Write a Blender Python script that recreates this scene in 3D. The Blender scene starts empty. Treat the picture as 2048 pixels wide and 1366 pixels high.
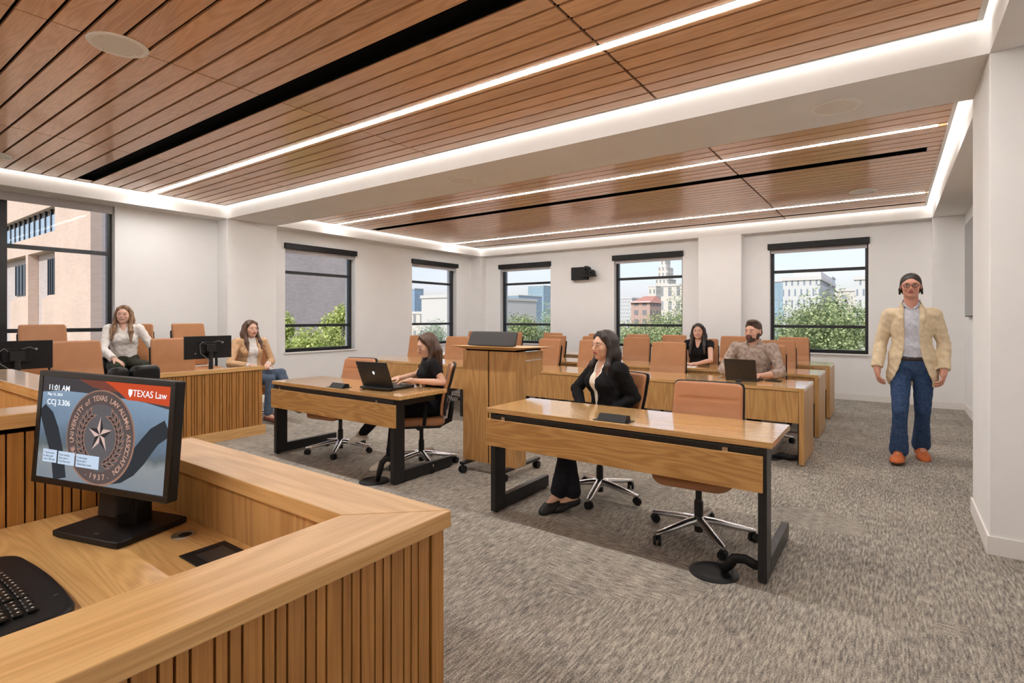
import bpy, bmesh, math, random
import numpy as np
from mathutils import Vector, Matrix, Euler
random.seed(7)
sc = bpy.context.scene
PI = math.pi
def R(d): return math.radians(d)

# ------------------------------------------------------------ camera, sky, sun, exposure
YAW = R(35.57); CAM_H = 1.40; FPX = 1064.0
cd = bpy.data.cameras.new('camera'); cam = bpy.data.objects.new('camera', cd); sc.collection.objects.link(cam)
cam.location = (0, 0, CAM_H); cam.rotation_euler = (R(90), 0, YAW)
cd.sensor_width = 36; cd.lens = FPX/2048*36; cd.shift_y = -46.5/2048; cd.clip_start = .05; cd.clip_end = 2000
sc.camera = cam
w = bpy.data.worlds.new('sky'); sc.world = w; w.use_nodes = True
nt = w.node_tree; nt.nodes.clear()
wo = nt.nodes.new('ShaderNodeOutputWorld'); bg = nt.nodes.new('ShaderNodeBackground')
sky = nt.nodes.new('ShaderNodeTexSky'); sky.sky_type = 'NISHITA'; sky.sun_disc = False
sky.sun_elevation = R(42); sky.sun_rotation = R(175); sky.altitude = 50; sky.air_density = 1.2; sky.dust_density = 2.0; sky.ozone_density = 1.5
tc = nt.nodes.new('ShaderNodeTexCoord'); mp = nt.nodes.new('ShaderNodeMapping'); mp.inputs['Scale'].default_value = (1.6, 1.6, 5.5)
nz = nt.nodes.new('ShaderNodeTexNoise'); nz.inputs['Scale'].default_value = 2.2; nz.inputs['Detail'].default_value = 7
cr = nt.nodes.new('ShaderNodeValToRGB'); cr.color_ramp.elements[0].position = .47; cr.color_ramp.elements[1].position = .72
cr.color_ramp.elements[0].color = (.35, .35, .35, 1); cr.color_ramp.elements[1].color = (.75, .75, .75, 1)
mx = nt.nodes.new('ShaderNodeMixRGB'); mx.inputs[2].default_value = (5.5, 5.6, 6.4, 1)
nt.links.new(tc.outputs['Generated'], mp.inputs[0]); nt.links.new(mp.outputs[0], nz.inputs[0]); nt.links.new(nz.outputs[0], cr.inputs[0])
nt.links.new(cr.outputs[0], mx.inputs[0]); nt.links.new(sky.outputs[0], mx.inputs[1]); tn = nt.nodes.new('ShaderNodeMixRGB'); tn.blend_type = 'MULTIPLY'; tn.inputs[0].default_value = 1; tn.inputs[2].default_value = (1.04, .94, .98, 1); nt.links.new(mx.outputs[0], tn.inputs[1]); nt.links.new(tn.outputs[0], bg.inputs[0])
bg.inputs[1].default_value = .15
nt.links.new(bg.outputs[0], wo.inputs[0])
sd = bpy.data.lights.new('sun', 'SUN'); sd.energy = 2.4; sd.angle = R(.6); sd.color = (1, .965, .92)
sun = bpy.data.objects.new('sun', sd); sc.collection.objects.link(sun)
sun.rotation_euler = Vector((-.20, .78, -.60)).to_track_quat('-Z', 'Y').to_euler(); sun.location = (5, -20, 30)
LED_L = 64.0      # radiance of the ceiling lines
COVE_L = 6.0     # radiance of the cove strips
vs = sc.view_settings; vs.view_transform = 'Standard'; vs.look = 'None'; vs.gamma = 1; vs.exposure = .42; vs.use_curve_mapping = False
cy = sc.cycles; cy.max_bounces = 8; cy.diffuse_bounces = 5; cy.glossy_bounces = 4; cy.transparent_max_bounces = 16; cy.use_denoising = True
cy.sample_clamp_indirect = 6; cy.caustics_reflective = False; cy.caustics_refractive = False

def ray(px, py):
    s_, c_ = math.sin(YAW), math.cos(YAW); a = px-1024; b = 636.5-py
    return Vector((-s_*FPX+c_*a, c_*FPX+s_*a, b))
def atY(px, py, y): r = ray(px, py); t = y/r.y; return Vector((r.x*t, y, CAM_H+r.z*t))
def atX(px, py, x): r = ray(px, py); t = x/r.x; return Vector((x, r.y*t, CAM_H+r.z*t))
def atZ(px, py, z): r = ray(px, py); t = (z-CAM_H)/r.z; return Vector((r.x*t, r.y*t, z))

# ------------------------------------------------------------ materials
def srgb(r, g, b):
    f = lambda c: (c/255/12.92) if c/255 <= .04045 else ((c/255+.055)/1.055)**2.4
    return (f(r), f(g), f(b), 1)
def mat(name, col, rough=.5, metal=0, spec=.5, emit=None, es=0, coat=0, trans=0, alpha=1):
    m = bpy.data.materials.new(name); m.use_nodes = True; b = m.node_tree.nodes['Principled BSDF']
    b.inputs['Base Color'].default_value = col if len(col) == 4 else (*col, 1)
    b.inputs['Roughness'].default_value = rough; b.inputs['Metallic'].default_value = metal
    b.inputs['Specular IOR Level'].default_value = spec; b.inputs['Coat Weight'].default_value = coat; b.inputs['Coat Roughness'].default_value = .09
    if emit: b.inputs['Emission Color'].default_value = emit if len(emit) == 4 else (*emit, 1); b.inputs['Emission Strength'].default_value = es
    b.inputs['Alpha'].default_value = alpha
    return m
def nodes(m): return m.node_tree.nodes, m.node_tree.links, m.node_tree.nodes['Principled BSDF']
def texmat(name, c1, c2, scale=(1, 1, 1), nscale=5, detail=5, rough=.6, p0=.3, p1=.7, bump=0, spec=.5, metal=0, coord='Object', distort=0, bdist=.005, coat=0):
    m = mat(name, c1, rough, metal, spec, coat=coat); n, l, b = nodes(m)
    tc = n.new('ShaderNodeTexCoord'); mp = n.new('ShaderNodeMapping'); mp.inputs['Scale'].default_value = scale
    nz = n.new('ShaderNodeTexNoise'); nz.inputs['Scale'].default_value = nscale; nz.inputs['Detail'].default_value = detail; nz.inputs['Distortion'].default_value = distort
    cr = n.new('ShaderNodeValToRGB'); e = cr.color_ramp.elements; e[0].position = p0; e[1].position = p1
    e[0].color = c1 if len(c1) == 4 else (*c1, 1); e[1].color = c2 if len(c2) == 4 else (*c2, 1)
    l.new(tc.outputs[coord], mp.inputs[0]); l.new(mp.outputs[0], nz.inputs[0]); l.new(nz.outputs[0], cr.inputs[0]); l.new(cr.outputs[0], b.inputs['Base Color'])
    if bump:
        bp = n.new('ShaderNodeBump'); bp.inputs['Strength'].default_value = bump; bp.inputs['Distance'].default_value = bdist
        l.new(nz.outputs[0], bp.inputs['Height']); l.new(bp.outputs[0], b.inputs['Normal'])
    return m
def wood(name, axis, light, dark, rough=.3, island=False, fine=210, figure=.5, coat=.0, rings=75):
    """oak veneer, grain along axis (0 x, 1 y, 2 z)"""
    m = mat(name, light, rough, 0, .5, coat=coat); n, l, b = nodes(m)
    tc = n.new('ShaderNodeTexCoord'); src = tc.outputs['Object']
    if island:
        g = n.new('ShaderNodeNewGeometry'); ml = n.new('ShaderNodeMath'); ml.operation = 'MULTIPLY'; ml.inputs[1].default_value = 37.0
        ad = n.new('ShaderNodeVectorMath'); ad.operation = 'ADD'
        l.new(g.outputs['Random Per Island'], ml.inputs[0]); l.new(ml.outputs[0], ad.inputs[1]); l.new(src, ad.inputs[0]); src = ad.outputs[0]
    def noise(sc_long, sc_cross, det, dist=0):
        mp = n.new('ShaderNodeMapping'); s = [sc_cross]*3; s[axis] = sc_long; mp.inputs['Scale'].default_value = s
        nz = n.new('ShaderNodeTexNoise'); nz.inputs['Scale'].default_value = 1; nz.inputs['Detail'].default_value = det; nz.inputs['Distortion'].default_value = dist
        l.new(src, mp.inputs[0]); l.new(mp.outputs[0], nz.inputs[0]); return nz.outputs[0]
    # cathedral figure: rings of a slowly varying noise
    big = noise(.55, 5.5, 2, .3)
    mu = n.new('ShaderNodeMath'); mu.operation = 'MULTIPLY'; mu.inputs[1].default_value = rings; l.new(big, mu.inputs[0])
    sn = n.new('ShaderNodeMath'); sn.operation = 'SINE'; l.new(mu.outputs[0], sn.inputs[0])
    ma = n.new('ShaderNodeMapRange'); ma.inputs[1].default_value = -1; ma.inputs[2].default_value = 1; l.new(sn.outputs[0], ma.inputs[0])
    fn = noise(5.0, fine, 5, .2)
    mix = n.new('ShaderNodeMix'); mix.data_type = 'FLOAT'; mix.inputs[0].default_value = figure*.55
    l.new(fn, mix.inputs[2]); l.new(ma.outputs[0], mix.inputs[3])
    cr = n.new('ShaderNodeValToRGB'); e = cr.color_ramp.elements; e[0].position = .22; e[1].position = .72
    e[0].color = dark; e[1].color = light
    l.new(mix.outputs[0], cr.inputs[0]); out = cr.outputs[0]
    if island:
        hv = n.new('ShaderNodeHueSaturation'); mr = n.new('ShaderNodeMapRange'); mr.inputs[3].default_value = .90; mr.inputs[4].default_value = 1.07
        l.new(g.outputs['Random Per Island'], mr.inputs[0]); l.new(mr.outputs[0], hv.inputs['Value']); l.new(out, hv.inputs['Color']); out = hv.outputs[0]
    l.new(out, b.inputs['Base Color'])
    bp = n.new('ShaderNodeBump'); bp.inputs['Strength'].default_value = .10; bp.inputs['Distance'].default_value = .002
    l.new(fn, bp.inputs['Height']); l.new(bp.outputs[0], b.inputs['Normal'])
    return m
def colmat(name, rough=.5, spec=.4, bump=0, sss=0):
    m = mat(name, (1, 1, 1), rough, 0, spec); n, l, b = nodes(m)
    a = n.new('ShaderNodeAttribute'); a.attribute_name = 'Col'; l.new(a.outputs['Color'], b.inputs['Base Color'])
    return m
def emis(name, col, s):
    m = bpy.data.materials.new(name); m.use_nodes = True; n = m.node_tree.nodes; n.clear()
    e = n.new('ShaderNodeEmission'); e.inputs[0].default_value = col if len(col) == 4 else (*col, 1); e.inputs[1].default_value = s
    o = n.new('ShaderNodeOutputMaterial'); m.node_tree.links.new(e.outputs[0], o.inputs[0]); return m

OAK_L = srgb(220, 178, 120); OAK_D = srgb(192, 146, 88)
M = {}
M['wall'] = texmat('wall_paint', (.82, .82, .82), (.845, .845, .845), nscale=3, rough=.75, spec=.2)
M['ceil'] = texmat('ceiling_paint', (.75, .735, .72), (.78, .765, .75), nscale=3, rough=.8, spec=.2)
M['base'] = mat('baseboard_paint', (.80, .78, .76), .5)
M['black'] = texmat('black_metal', (.006, .006, .007), (.011, .011, .012), nscale=40, rough=.38)
M['bplastic'] = texmat('black_plastic', (.006, .006, .007), (.010, .010, .011), nscale=60, rough=.5, spec=.3)
M['dark'] = mat('dark_slot', (.003, .003, .003), .9, 0, .05)
M['frame'] = texmat('window_frame_metal', (.010, .011, .014), (.018, .019, .022), nscale=20, rough=.35)
M['top'] = wood('oak_top', 0, OAK_L, OAK_D, .25, coat=1.0)
M['ledge_x'] = wood('oak_ledge', 0, OAK_L, OAK_D, .42)
M['ledge_y'] = wood('oak_ledge_along_y', 1, OAK_L, OAK_D, .42)
M['panel'] = wood('oak_panel', 0, srgb(212, 166, 104), srgb(178, 130, 72), .35, figure=.6, rings=130)
M['edge'] = wood('oak_edge', 0, srgb(196, 146, 88), srgb(160, 110, 60), .35)
M['oak_y'] = wood('oak_along_y', 1, OAK_L, OAK_D, .28, coat=.5)
M['oak_z'] = wood('oak_upright', 2, srgb(204, 160, 102), srgb(170, 124, 72), .35)
M['oak_slat'] = wood('oak_slats', 2, srgb(184, 132, 70), srgb(146, 96, 44), .40, island=True, figure=.3)
M['oak_desk'] = wood('oak_desktop', 0, srgb(220, 178, 116), srgb(188, 142, 86), .36, fine=230, figure=.45, rings=230)
M['cwood'] = wood('ceiling_oak', 0, srgb(224, 176, 132), srgb(194, 142, 100), .32, island=True, fine=150, figure=.38, coat=.4, rings=110)
M['leather'] = texmat('tan_leather', srgb(170, 116, 78), srgb(177, 122, 83), nscale=9, rough=.42, bump=.15, bdist=.002)
M['leather_hi'] = texmat('tan_leather_back', srgb(174, 121, 79), srgb(181, 127, 85), nscale=9, rough=.45, bump=.12, bdist=.002)
M['chrome'] = mat('polished_aluminium', (.62, .62, .64), .22, 1)
M['alu'] = mat('brushed_aluminium', (.5, .5, .5), .35, 1)
M['led'] = emis('light_line', (1, .97, .93), LED_L)
M['cove'] = emis('cove_light', (1, .955, .89), COVE_L)
M['white'] = mat('white_plastic', (.82, .80, .76), .5)
M['grille'] = texmat('speaker_grille', (.70, .67, .62), (.76, .73, .68), nscale=300, rough=.6)
M['blind'] = mat('roller_fabric', (.42, .40, .40), .9)
def glassmat():
    m = bpy.data.materials.new('window_glass'); m.use_nodes = True; n = m.node_tree.nodes; l = m.node_tree.links; n.clear()
    t = n.new('ShaderNodeBsdfTransparent'); t.inputs[0].default_value = (.93, .97, .98, 1); g = n.new('ShaderNodeBsdfGlossy'); g.inputs['Roughness'].default_value = .02
    f = n.new('ShaderNodeFresnel'); f.inputs[0].default_value = 1.10; mx = n.new('ShaderNodeMixShader'); o = n.new('ShaderNodeOutputMaterial')
    l.new(f.outputs[0], mx.inputs[0]); l.new(t.outputs[0], mx.inputs[1]); l.new(g.outputs[0], mx.inputs[2]); l.new(mx.outputs[0], o.inputs[0]); return m
M['glass'] = glassmat()
def carpetmat():
    m = mat('carpet_tiles', (.3, .3, .3), .95, 0, .1); n, l, b = nodes(m)
    tc = n.new('ShaderNodeTexCoord')
    def nz(scale, det, rot=0, rough=.6):
        mp = n.new('ShaderNodeMapping'); mp.inputs['Scale'].default_value = scale; z = n.new('ShaderNodeTexNoise'); z.inputs['Scale'].default_value = 1; z.inputs['Detail'].default_value = det; z.inputs['Roughness'].default_value = rough
        l.new(tc.outputs['Object'], mp.inputs[0]); l.new(mp.outputs[0], z.inputs[0]); return z.outputs[0]
    def math_(op, a, c, v=None):
        q = n.new('ShaderNodeMath'); q.operation = op
        for i, s in enumerate((a, c)):
            if s is None: continue
            if isinstance(s, float): q.inputs[i].default_value = s
            else: l.new(s, q.inputs[i])
        return q.outputs[0]
    ys = nz((95, 13, 1), 3, rough=.6); ys2 = nz((24, 2.2, 1), 2); xs = nz((13, 95, 1), 3, rough=.6); pile = nz((150, 150, 1), 2); blot = nz((2.0, 1.6, 1), 3)
    # 1 m x .25 m planks, each laid with its own tone
    br = n.new('ShaderNodeTexBrick'); br.offset = .5; br.inputs['Scale'].default_value = 1; br.inputs['Mortar Size'].default_value = .0012; br.inputs['Brick Width'].default_value = .5; br.inputs['Row Height'].default_value = .5
    br.inputs['Color1'].default_value = (.35, .35, .35, 1); br.inputs['Color2'].default_value = (.65, .65, .65, 1); br.inputs['Mortar'].default_value = (.3, .3, .3, 1)
    l.new(tc.outputs['Object'], br.inputs[0])
    sel = math_('GREATER_THAN', nz((.9, .9, 1), 0), .62)
    streak = n.new('ShaderNodeMix'); streak.data_type = 'FLOAT'; l.new(sel, streak.inputs[0]); l.new(ys, streak.inputs[2]); l.new(xs, streak.inputs[3])
    a = math_('MULTIPLY', streak.outputs[0], .95); a2 = math_('MULTIPLY', ys2, .18); a = math_('ADD', a, a2); p = math_('MULTIPLY', pile, .85); a = math_('ADD', a, p)
    bl = math_('MULTIPLY', blot, .20); a = math_('ADD', a, bl); rb = n.new('ShaderNodeSeparateColor'); l.new(br.outputs[0], rb.inputs[0]); t = math_('MULTIPLY', rb.outputs[0], .22); a = math_('ADD', a, t)
    cr = n.new('ShaderNodeValToRGB'); e = cr.color_ramp.elements; e[0].position = .0; e[1].position = 1.0
    mr = n.new('ShaderNodeMapRange'); mr.inputs[1].default_value = .86; mr.inputs[2].default_value = 1.52; l.new(a, mr.inputs[0])
    e[0].color = srgb(58, 56, 59); e[1].color = srgb(204, 195, 181)
    q = cr.color_ramp.elements.new(.45); q.color = srgb(134, 128, 121); q = cr.color_ramp.elements.new(.7); q.color = srgb(172, 164, 152)
    l.new(mr.outputs[0], cr.inputs[0]); l.new(cr.outputs[0], b.inputs['Base Color'])
    bp = n.new('ShaderNodeBump'); bp.inputs['Strength'].default_value = .5; bp.inputs['Distance'].default_value = .004; l.new(p, bp.inputs['Height']); l.new(bp.outputs[0], b.inputs['Normal'])
    return m
M['carpet'] = carpetmat()

# ------------------------------------------------------------ mesh helpers
class MB:
    def __init__(s): s.v = []; s.f = []; s.m = []; s.mi = 0
    def add(s, vs, fs):
        o = len(s.v); s.v += [tuple(v) for v in vs]; s.f += [tuple(i+o for i in f) for f in fs]; s.m += [s.mi]*len(fs); return s
    def box(s, x0, x1, y0, y1, z0, z1, mt=None):
        vs = [(x, y, z) for z in (z0, z1) for y in (y0, y1) for x in (x0, x1)]
        if mt is not None: vs = [mt @ Vector(v) for v in vs]
        return s.add(vs, [(0, 2, 3, 1), (4, 5, 7, 6), (0, 1, 5, 4), (2, 6, 7, 3), (0, 4, 6, 2), (1, 3, 7, 5)])
    def tube(s, pts, rs, n=10, cap=True, flat=1.0, up=None):
        pts = [Vector(p) for p in pts]; rs = rs if hasattr(rs, '__len__') else [rs]*len(pts); vs = []; fs = []; u = None
        for i, p in enumerate(pts):
            d = (pts[min(i+1, len(pts)-1)]-pts[max(i-1, 0)]).normalized()
            if u is None:
                u = Vector(up) if up else (Vector((0, 0, 1)) if abs(d.z) < .9 else Vector((1, 0, 0)))
            u = (u-d*u.dot(d)).normalized(); v = d.cross(u)
            for k in range(n):
                a = 2*PI*k/n; vs.append(p+(u*math.cos(a)*flat+v*math.sin(a))*rs[i])
        for i in range(len(pts)-1):
            for k in range(n):
                k2 = (k+1) % n; fs.append((i*n+k, i*n+k2, (i+1)*n+k2, (i+1)*n+k))
        if cap: fs.append(tuple(range(n-1, -1, -1))); fs.append(tuple((len(pts)-1)*n+k for k in range(n)))
        return s.add(vs, fs)
    def cyl(s, p0, p1, r, n=20, r2=None): return s.tube([p0, p1], [r, r if r2 is None else r2], n)
    def lathe(s, c, prof, n=32, axis='z'):
        vs = []; fs = []; c = Vector(c)
        for r, h in prof:
            for k in range(n):
                a = 2*PI*k/n; q = (r*math.cos(a), r*math.sin(a), h)
                if axis == 'x': q = (q[2], q[0], q[1])
                if axis == 'y': q = (q[0], -q[2], q[1])
                vs.append(c+Vector(q))
        for i in range(len(prof)-1):
            for k in range(n):
                k2 = (k+1) % n; fs.append((i*n+k, i*n+k2, (i+1)*n+k2, (i+1)*n+k))
        fs.append(tuple(range(n-1, -1, -1))); fs.append(tuple((len(prof)-1)*n+k for k in range(n)))
        return s.add(vs, fs)
    def prism(s, poly, h, mt):
        """poly in local xy, extruded to z=h, placed by matrix"""
        n = len(poly); vs = [mt @ Vector((x, y, 0)) for x, y in poly]+[mt @ Vector((x, y, h)) for x, y in poly]
        fs = [tuple(range(n-1, -1, -1)), tuple(range(n, 2*n))]+[(i, (i+1) % n, n+(i+1) % n, n+i) for i in range(n)]
        return s.add(vs, fs)
    def slab(s, w, h, t, r, fn, nu=14, nv=14, inset=.012):
        """rounded pad: (x,z) outline w x h, corner radius r, thickness t along depth; fn(x,z,d)->xyz, d from -t/2 (front) to t/2"""
        us = .35*np.linspace(-1, 1, nu+1)+.65*np.sin(np.linspace(-PI/2, PI/2, nu+1)); vs_ = np.linspace(-1, 1, nv+1) if nv > 30 else .35*np.linspace(-1, 1, nv+1)+.65*np.sin(np.linspace(-PI/2, PI/2, nv+1))
        def P(u, v, ins, d):
            W = w/2-ins; H = h/2-ins; x = u*W; z = v*H; rr = max(r-ins, .002)
            ax, az = abs(x)-(W-rr), abs(z)-(H-rr)
            if ax > 0 and az > 0:
                L = math.hypot(ax, az); m_ = max(ax, az); k = m_/L if L > 0 else 1
                x = math.copysign(W-rr+ax*k, x); z = math.copysign(H-rr+az*k, z)
            return fn(x, z, d)
        def ring():
            a = [(i, 0) for i in range(nu)]+[(nu, j) for j in range(nv)]+[(i, nv) for i in range(nu, 0, -1)]+[(0, j) for j in range(nv, 0, -1)]; return a
        V = []; Fc = []; rg = ring(); lay = [(-t/2, inset), (-t/2+inset*.55, inset*.25), (-t/2+inset, 0), (t/2-inset, 0), (t/2-inset*.55, inset*.25), (t/2, inset)]
        gi = {}
        for side, (d, ins) in ((0, lay[0]), (1, lay[-1])):
            for i in range(nu+1):
                for j in range(nv+1): gi[side, i, j] = len(V); V.append(P(us[i], vs_[j], ins, d))
            for i in range(nu):
                for j in range(nv):
                    q = (gi[side, i, j], gi[side, i+1, j], gi[side, i+1, j+1], gi[side, i, j+1]); Fc.append(q if side == 0 else q[::-1])
        prev = [gi[0, i, j] for i, j in rg]
        for d, ins in lay[1:-1]:
            cur = []
            for i, j in rg: cur.append(len(V)); V.append(P(us[i], vs_[j], ins, d))
            for k in range(len(rg)): k2 = (k+1) % len(rg); Fc.append((prev[k], cur[k], cur[k2], prev[k2]))
            prev = cur
        cur = [gi[1, i, j] for i, j in rg]
        for k in range(len(rg)): k2 = (k+1) % len(rg); Fc.append((prev[k], cur[k], cur[k2], prev[k2]))
        return s.add(V, Fc)
    def mesh(s, name, mats, smooth=False):
        me = bpy.data.meshes.new(name); me.from_pydata(s.v, [], s.f); mats = mats if isinstance(mats, (list, tuple)) else [mats]
        for m_ in mats: me.materials.append(m_)
        if len(mats) > 1: me.polygons.foreach_set('material_index', s.m)
        me.validate(); bm = bmesh.new(); bm.from_mesh(me); bmesh.ops.recalc_face_normals(bm, faces=bm.faces); bm.to_mesh(me); bm.free()
        if smooth: me.polygons.foreach_set('use_smooth', [True]*len(me.polygons))
        me.update(); return me
    def build(s, name, mats, parent=None, bevel=0, smooth=False, seg=2, angle=35):
        o = bpy.data.objects.new(name, s.mesh(name, mats, smooth)); sc.collection.objects.link(o)
        if parent: o.parent = parent
        if bevel:
            b = o.modifiers.new('bevel', 'BEVEL'); b.width = bevel; b.segments = seg; b.limit_method = 'ANGLE'; b.angle_limit = R(angle)
        return o
def tag(o, label, cat, group=None):
    o['label'] = label; o['category'] = cat
    if group: o['group'] = group
    return o
def thing(name, label, cat, loc=(0, 0, 0), rz=0, group=None):
    o = bpy.data.objects.new(name, None); sc.collection.objects.link(o); o.location = loc; o.rotation_euler = (0, 0, rz); o.empty_display_size = .1
    return tag(o, label, cat, group)
def struct(o, label=None):
    o['kind'] = 'structure'
    if label: o['label'] = label
    return o
def dup(o, parent=None):
    c = o.copy(); sc.collection.objects.link(c); c.parent = parent
    for ch in list(o.children): dup(ch, c)
    return c
def shade(o, ang=40):
    me = o.data; me.polygons.foreach_set('use_smooth', [True]*len(me.polygons))
    bm = bmesh.new(); bm.from_mesh(me)
    for e in bm.edges:
        if len(e.link_faces) == 2 and e.calc_face_angle(0) > R(ang): e.smooth = False
    bm.to_mesh(me); bm.free(); return o
# ------------------------------------------------------------ room shell
XL, XR, YB, YF = -8.87, .90, 10.8, -3.0
ZS = 2.974; ZW = 3.158; ZT = 3.30
def wall_with_openings(name, along, c0, c1, a0, a1, ops, mt):
    """along='y': wall between x=c0..c1 running y=a0..a1; ops (p0,p1,z0,z1)"""
    m = MB(); H = 3.5
    def bx(p0, p1, z0, z1):
        if p1-p0 > 1e-4 and z1-z0 > 1e-4: m.box(c0, c1, p0, p1, z0, z1) if along == 'y' else m.box(p0, p1, c0, c1, z0, z1)
    p = a0
    for (p0, p1, z0, z1) in ops: bx(p, p0, 0, H); bx(p0, p1, 0, z0); bx(p0, p1, z1, H); p = p1
    bx(p, a1, 0, H)
    return struct(m.build(name, mt))
WL = [(-.40, 2.83, .78, 2.972), (5.40, 6.93, .785, 2.75), (8.50, 10.02, .785, 2.745)]
WB = [(-8.09, -6.60, .79, 2.745), (-4.97, -3.47, .79, 2.765), (-1.85, -.33, .79, 2.765)]
wall_with_openings('wall_left', 'y', XL-.32, XL, YF, YB+.32, WL, M['wall'])
wall_with_openings('wall_back', 'x', YB, YB+.32, XL, XR+.3, WB, M['wall'])
struct(MB().box(XR, XR+.3, YF, YB, 0, 3.5).build('wall_right', M['wall']))
struct(MB().box(XL, XR, YF-.3, YF, 0, 3.5).build('wall_front', M['wall']))
struct(MB().box(XL-.3, XR+.3, YF-.3, YB+.3, -.2, 0).build('floor', M['carpet']))
n_ = 0
for (x0, x1, y0, y1) in ((XL, -8.54, 4.22, 5.04), (XL, -8.55, 10.58, YB), (-3.09, -2.30, 10.58, YB), (.51, XR, 10.58, YB), (.47, XR, 4.22, 5.04)):
    n_ += 1; struct(MB().box(x0, x1, y0, y1, 0, ZS).build('wall_pier_%d' % n_ if 0 else ('wall_pillar' if n_ == 1 else 'wall_pillar.%03d' % (n_-1)), M['wall'], bevel=.004))
# soffits, beam and slab
m = MB(); H = 3.5
m.box(XL, -8.54, YF, YB, ZS, H); m.box(-8.54, .47, 4.22, 5.04, ZS, H); m.box(-8.54, .51, 10.58, YB, ZS, H); m.box(.47, XR, YF, 5.04, ZS, H); m.box(.51, XR, 5.04, YB, ZS, H)
m.box(-8.54, .47, YF, -2.6, ZS, H); m.box(XL, XR, YF, YB, 3.5, 3.6)
struct(m.build('ceiling', M['ceil']))
# wood ceiling clouds: planks with open joints over a dark deck
SEAMS = [(-6.59, .011), (-4.05, .011), (-1.54, .020)]
def rows(a, b, st): 
    n = max(1, round((b-a)/st)); return [a+(b-a)*i/n for i in range(n+1)]
def planks(name, x0, x1, segs):
    m = MB(); xs = [x0]+[s for s, _ in SEAMS]+[x1]; gp = [0]+[g for _, g in SEAMS]+[0]
    for (ya, yb, st) in segs:
        e = rows(ya, yb, st) if st else [ya, yb]
        for i in range(len(e)-1):
            g = .0105
            for k in range(len(xs)-1): m.box(xs[k]+gp[k]/2, xs[k+1]-gp[k+1]/2, e[i]+g, e[i+1]-g, ZW, ZW+.018)
    return struct(m.build(name, M['cwood'], bevel=0))
CX0, CX1 = -8.46, .405
planks('ceiling.001', CX0, CX1, [(-2.5, -1.265, .16), (-1.265, -1.235, 0), (-1.165, -1.135, 0), (-1.135, 2.26, .162), (2.43, 3.05, .155), (3.05, 3.118, 0), (3.182, 3.245, 0), (3.245, 4.145, .15)])
planks('ceiling.002', CX0, CX1, [(5.12, 6.14, .16), (6.14, 6.178, 0), (6.222, 6.26, 0), (6.26, 6.93, .16), (7.10, 9.34, .16), (9.34, 9.39, 0), (9.435, 9.48, 0), (9.48, 10.15, .16), (10.225, 10.5, .14)])
m = MB()
for (y0, y1) in ((-2.5, 4.145), (5.12, 10.5)): m.box(CX0, CX1, y0, y1, ZW+.05, ZW+.07)
struct(m.build('ceiling.003', M['dark']))
m = MB(); tr = .03
for (y0, y1) in ((-2.5, 4.145), (5.12, 10.5)):
    m.box(CX1, CX1+tr, y0-tr, y1+.012, ZW-.004, ZW+.07); m.box(CX0-.012, CX0, y0-tr, y1+.012, ZW-.004, ZW+.07); m.box(CX0, CX1, y1, y1+.012, ZW-.004, ZW+.07); m.box(CX0, CX1, y0-.012, y0, ZW-.004, ZW+.07)
struct(m.build('trim_1', M['ceil']))
# cove lights: luminous strip in the gap round each wood cloud
for i, (y0, y1, lab) in enumerate(((-2.6, 4.22, 'glowing cove strip round the wood ceiling nearer the teaching bench'), (5.04, 10.58, 'glowing cove strip round the wood ceiling over the audience rows'))):
    t = thing('cove_light', lab, 'ceiling light', (-4, (y0+y1)/2, ZT-.05)); ox, oy, oz = t.location
    m = MB(); z0, z1 = ZW+.075, ZW+.085; xa, xb = -8.54, .47 if i == 0 else .51
    m.box(CX1+tr+.001-ox, xb-ox, y0-oy, y1-oy, z0-oz, z1-oz); m.box(xa-ox, CX0-.013-ox, y0-oy, y1-oy, z0-oz, z1-oz)
    ya, yb = (-2.5, 4.145) if i == 0 else (5.12, 10.5)
    m.box(CX0-.013-ox, CX1+tr+.001-ox, yb+.013-oy, y1-oy, z0-oz, z1-oz); m.box(CX0-.013-ox, CX1+tr+.001-ox, y0-oy, ya-tr-oy, z0-oz, z1-oz)
    m.build('diffuser', M['cove'], t)
    MB().box(xa-ox, xb-ox, y0-oy, y1-oy, z1-oz, z1+.02-oz).build('housing', M['white'], t)
# linear ceiling lights; the last is unseen, added to brighten the foreground
for (yc, hw, x0, x1, lab) in ((3.15, .030, -8.40, .36, 'thick white light line, nearest one, running along the wood ceiling'), (6.20, .020, -8.42, .335, 'white light line in the ceiling just past the beam'), (9.412, .020, -8.50, .37, 'white light line in the ceiling closest to the rear windows'), (-1.2, .030, -8.40, .36, 'added unseen light line brightening the front of the room')):
    t = thing('linear_light', lab, 'ceiling light', ((x0+x1)/2, yc, ZW), group=None); L = (x1-x0)/2
    MB().box(-L, L, -hw, hw, -.003, .012).build('diffuser', M['led'], t, bevel=.002)
    MB().box(-L-.01, L+.01, -hw-.003, -hw, 0, .045).box(-L-.01, L+.01, hw, hw+.003, 0, .045).box(-L-.01, L+.01, -hw, hw, .03, .045).build('housing', M['alu'], t)
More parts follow.
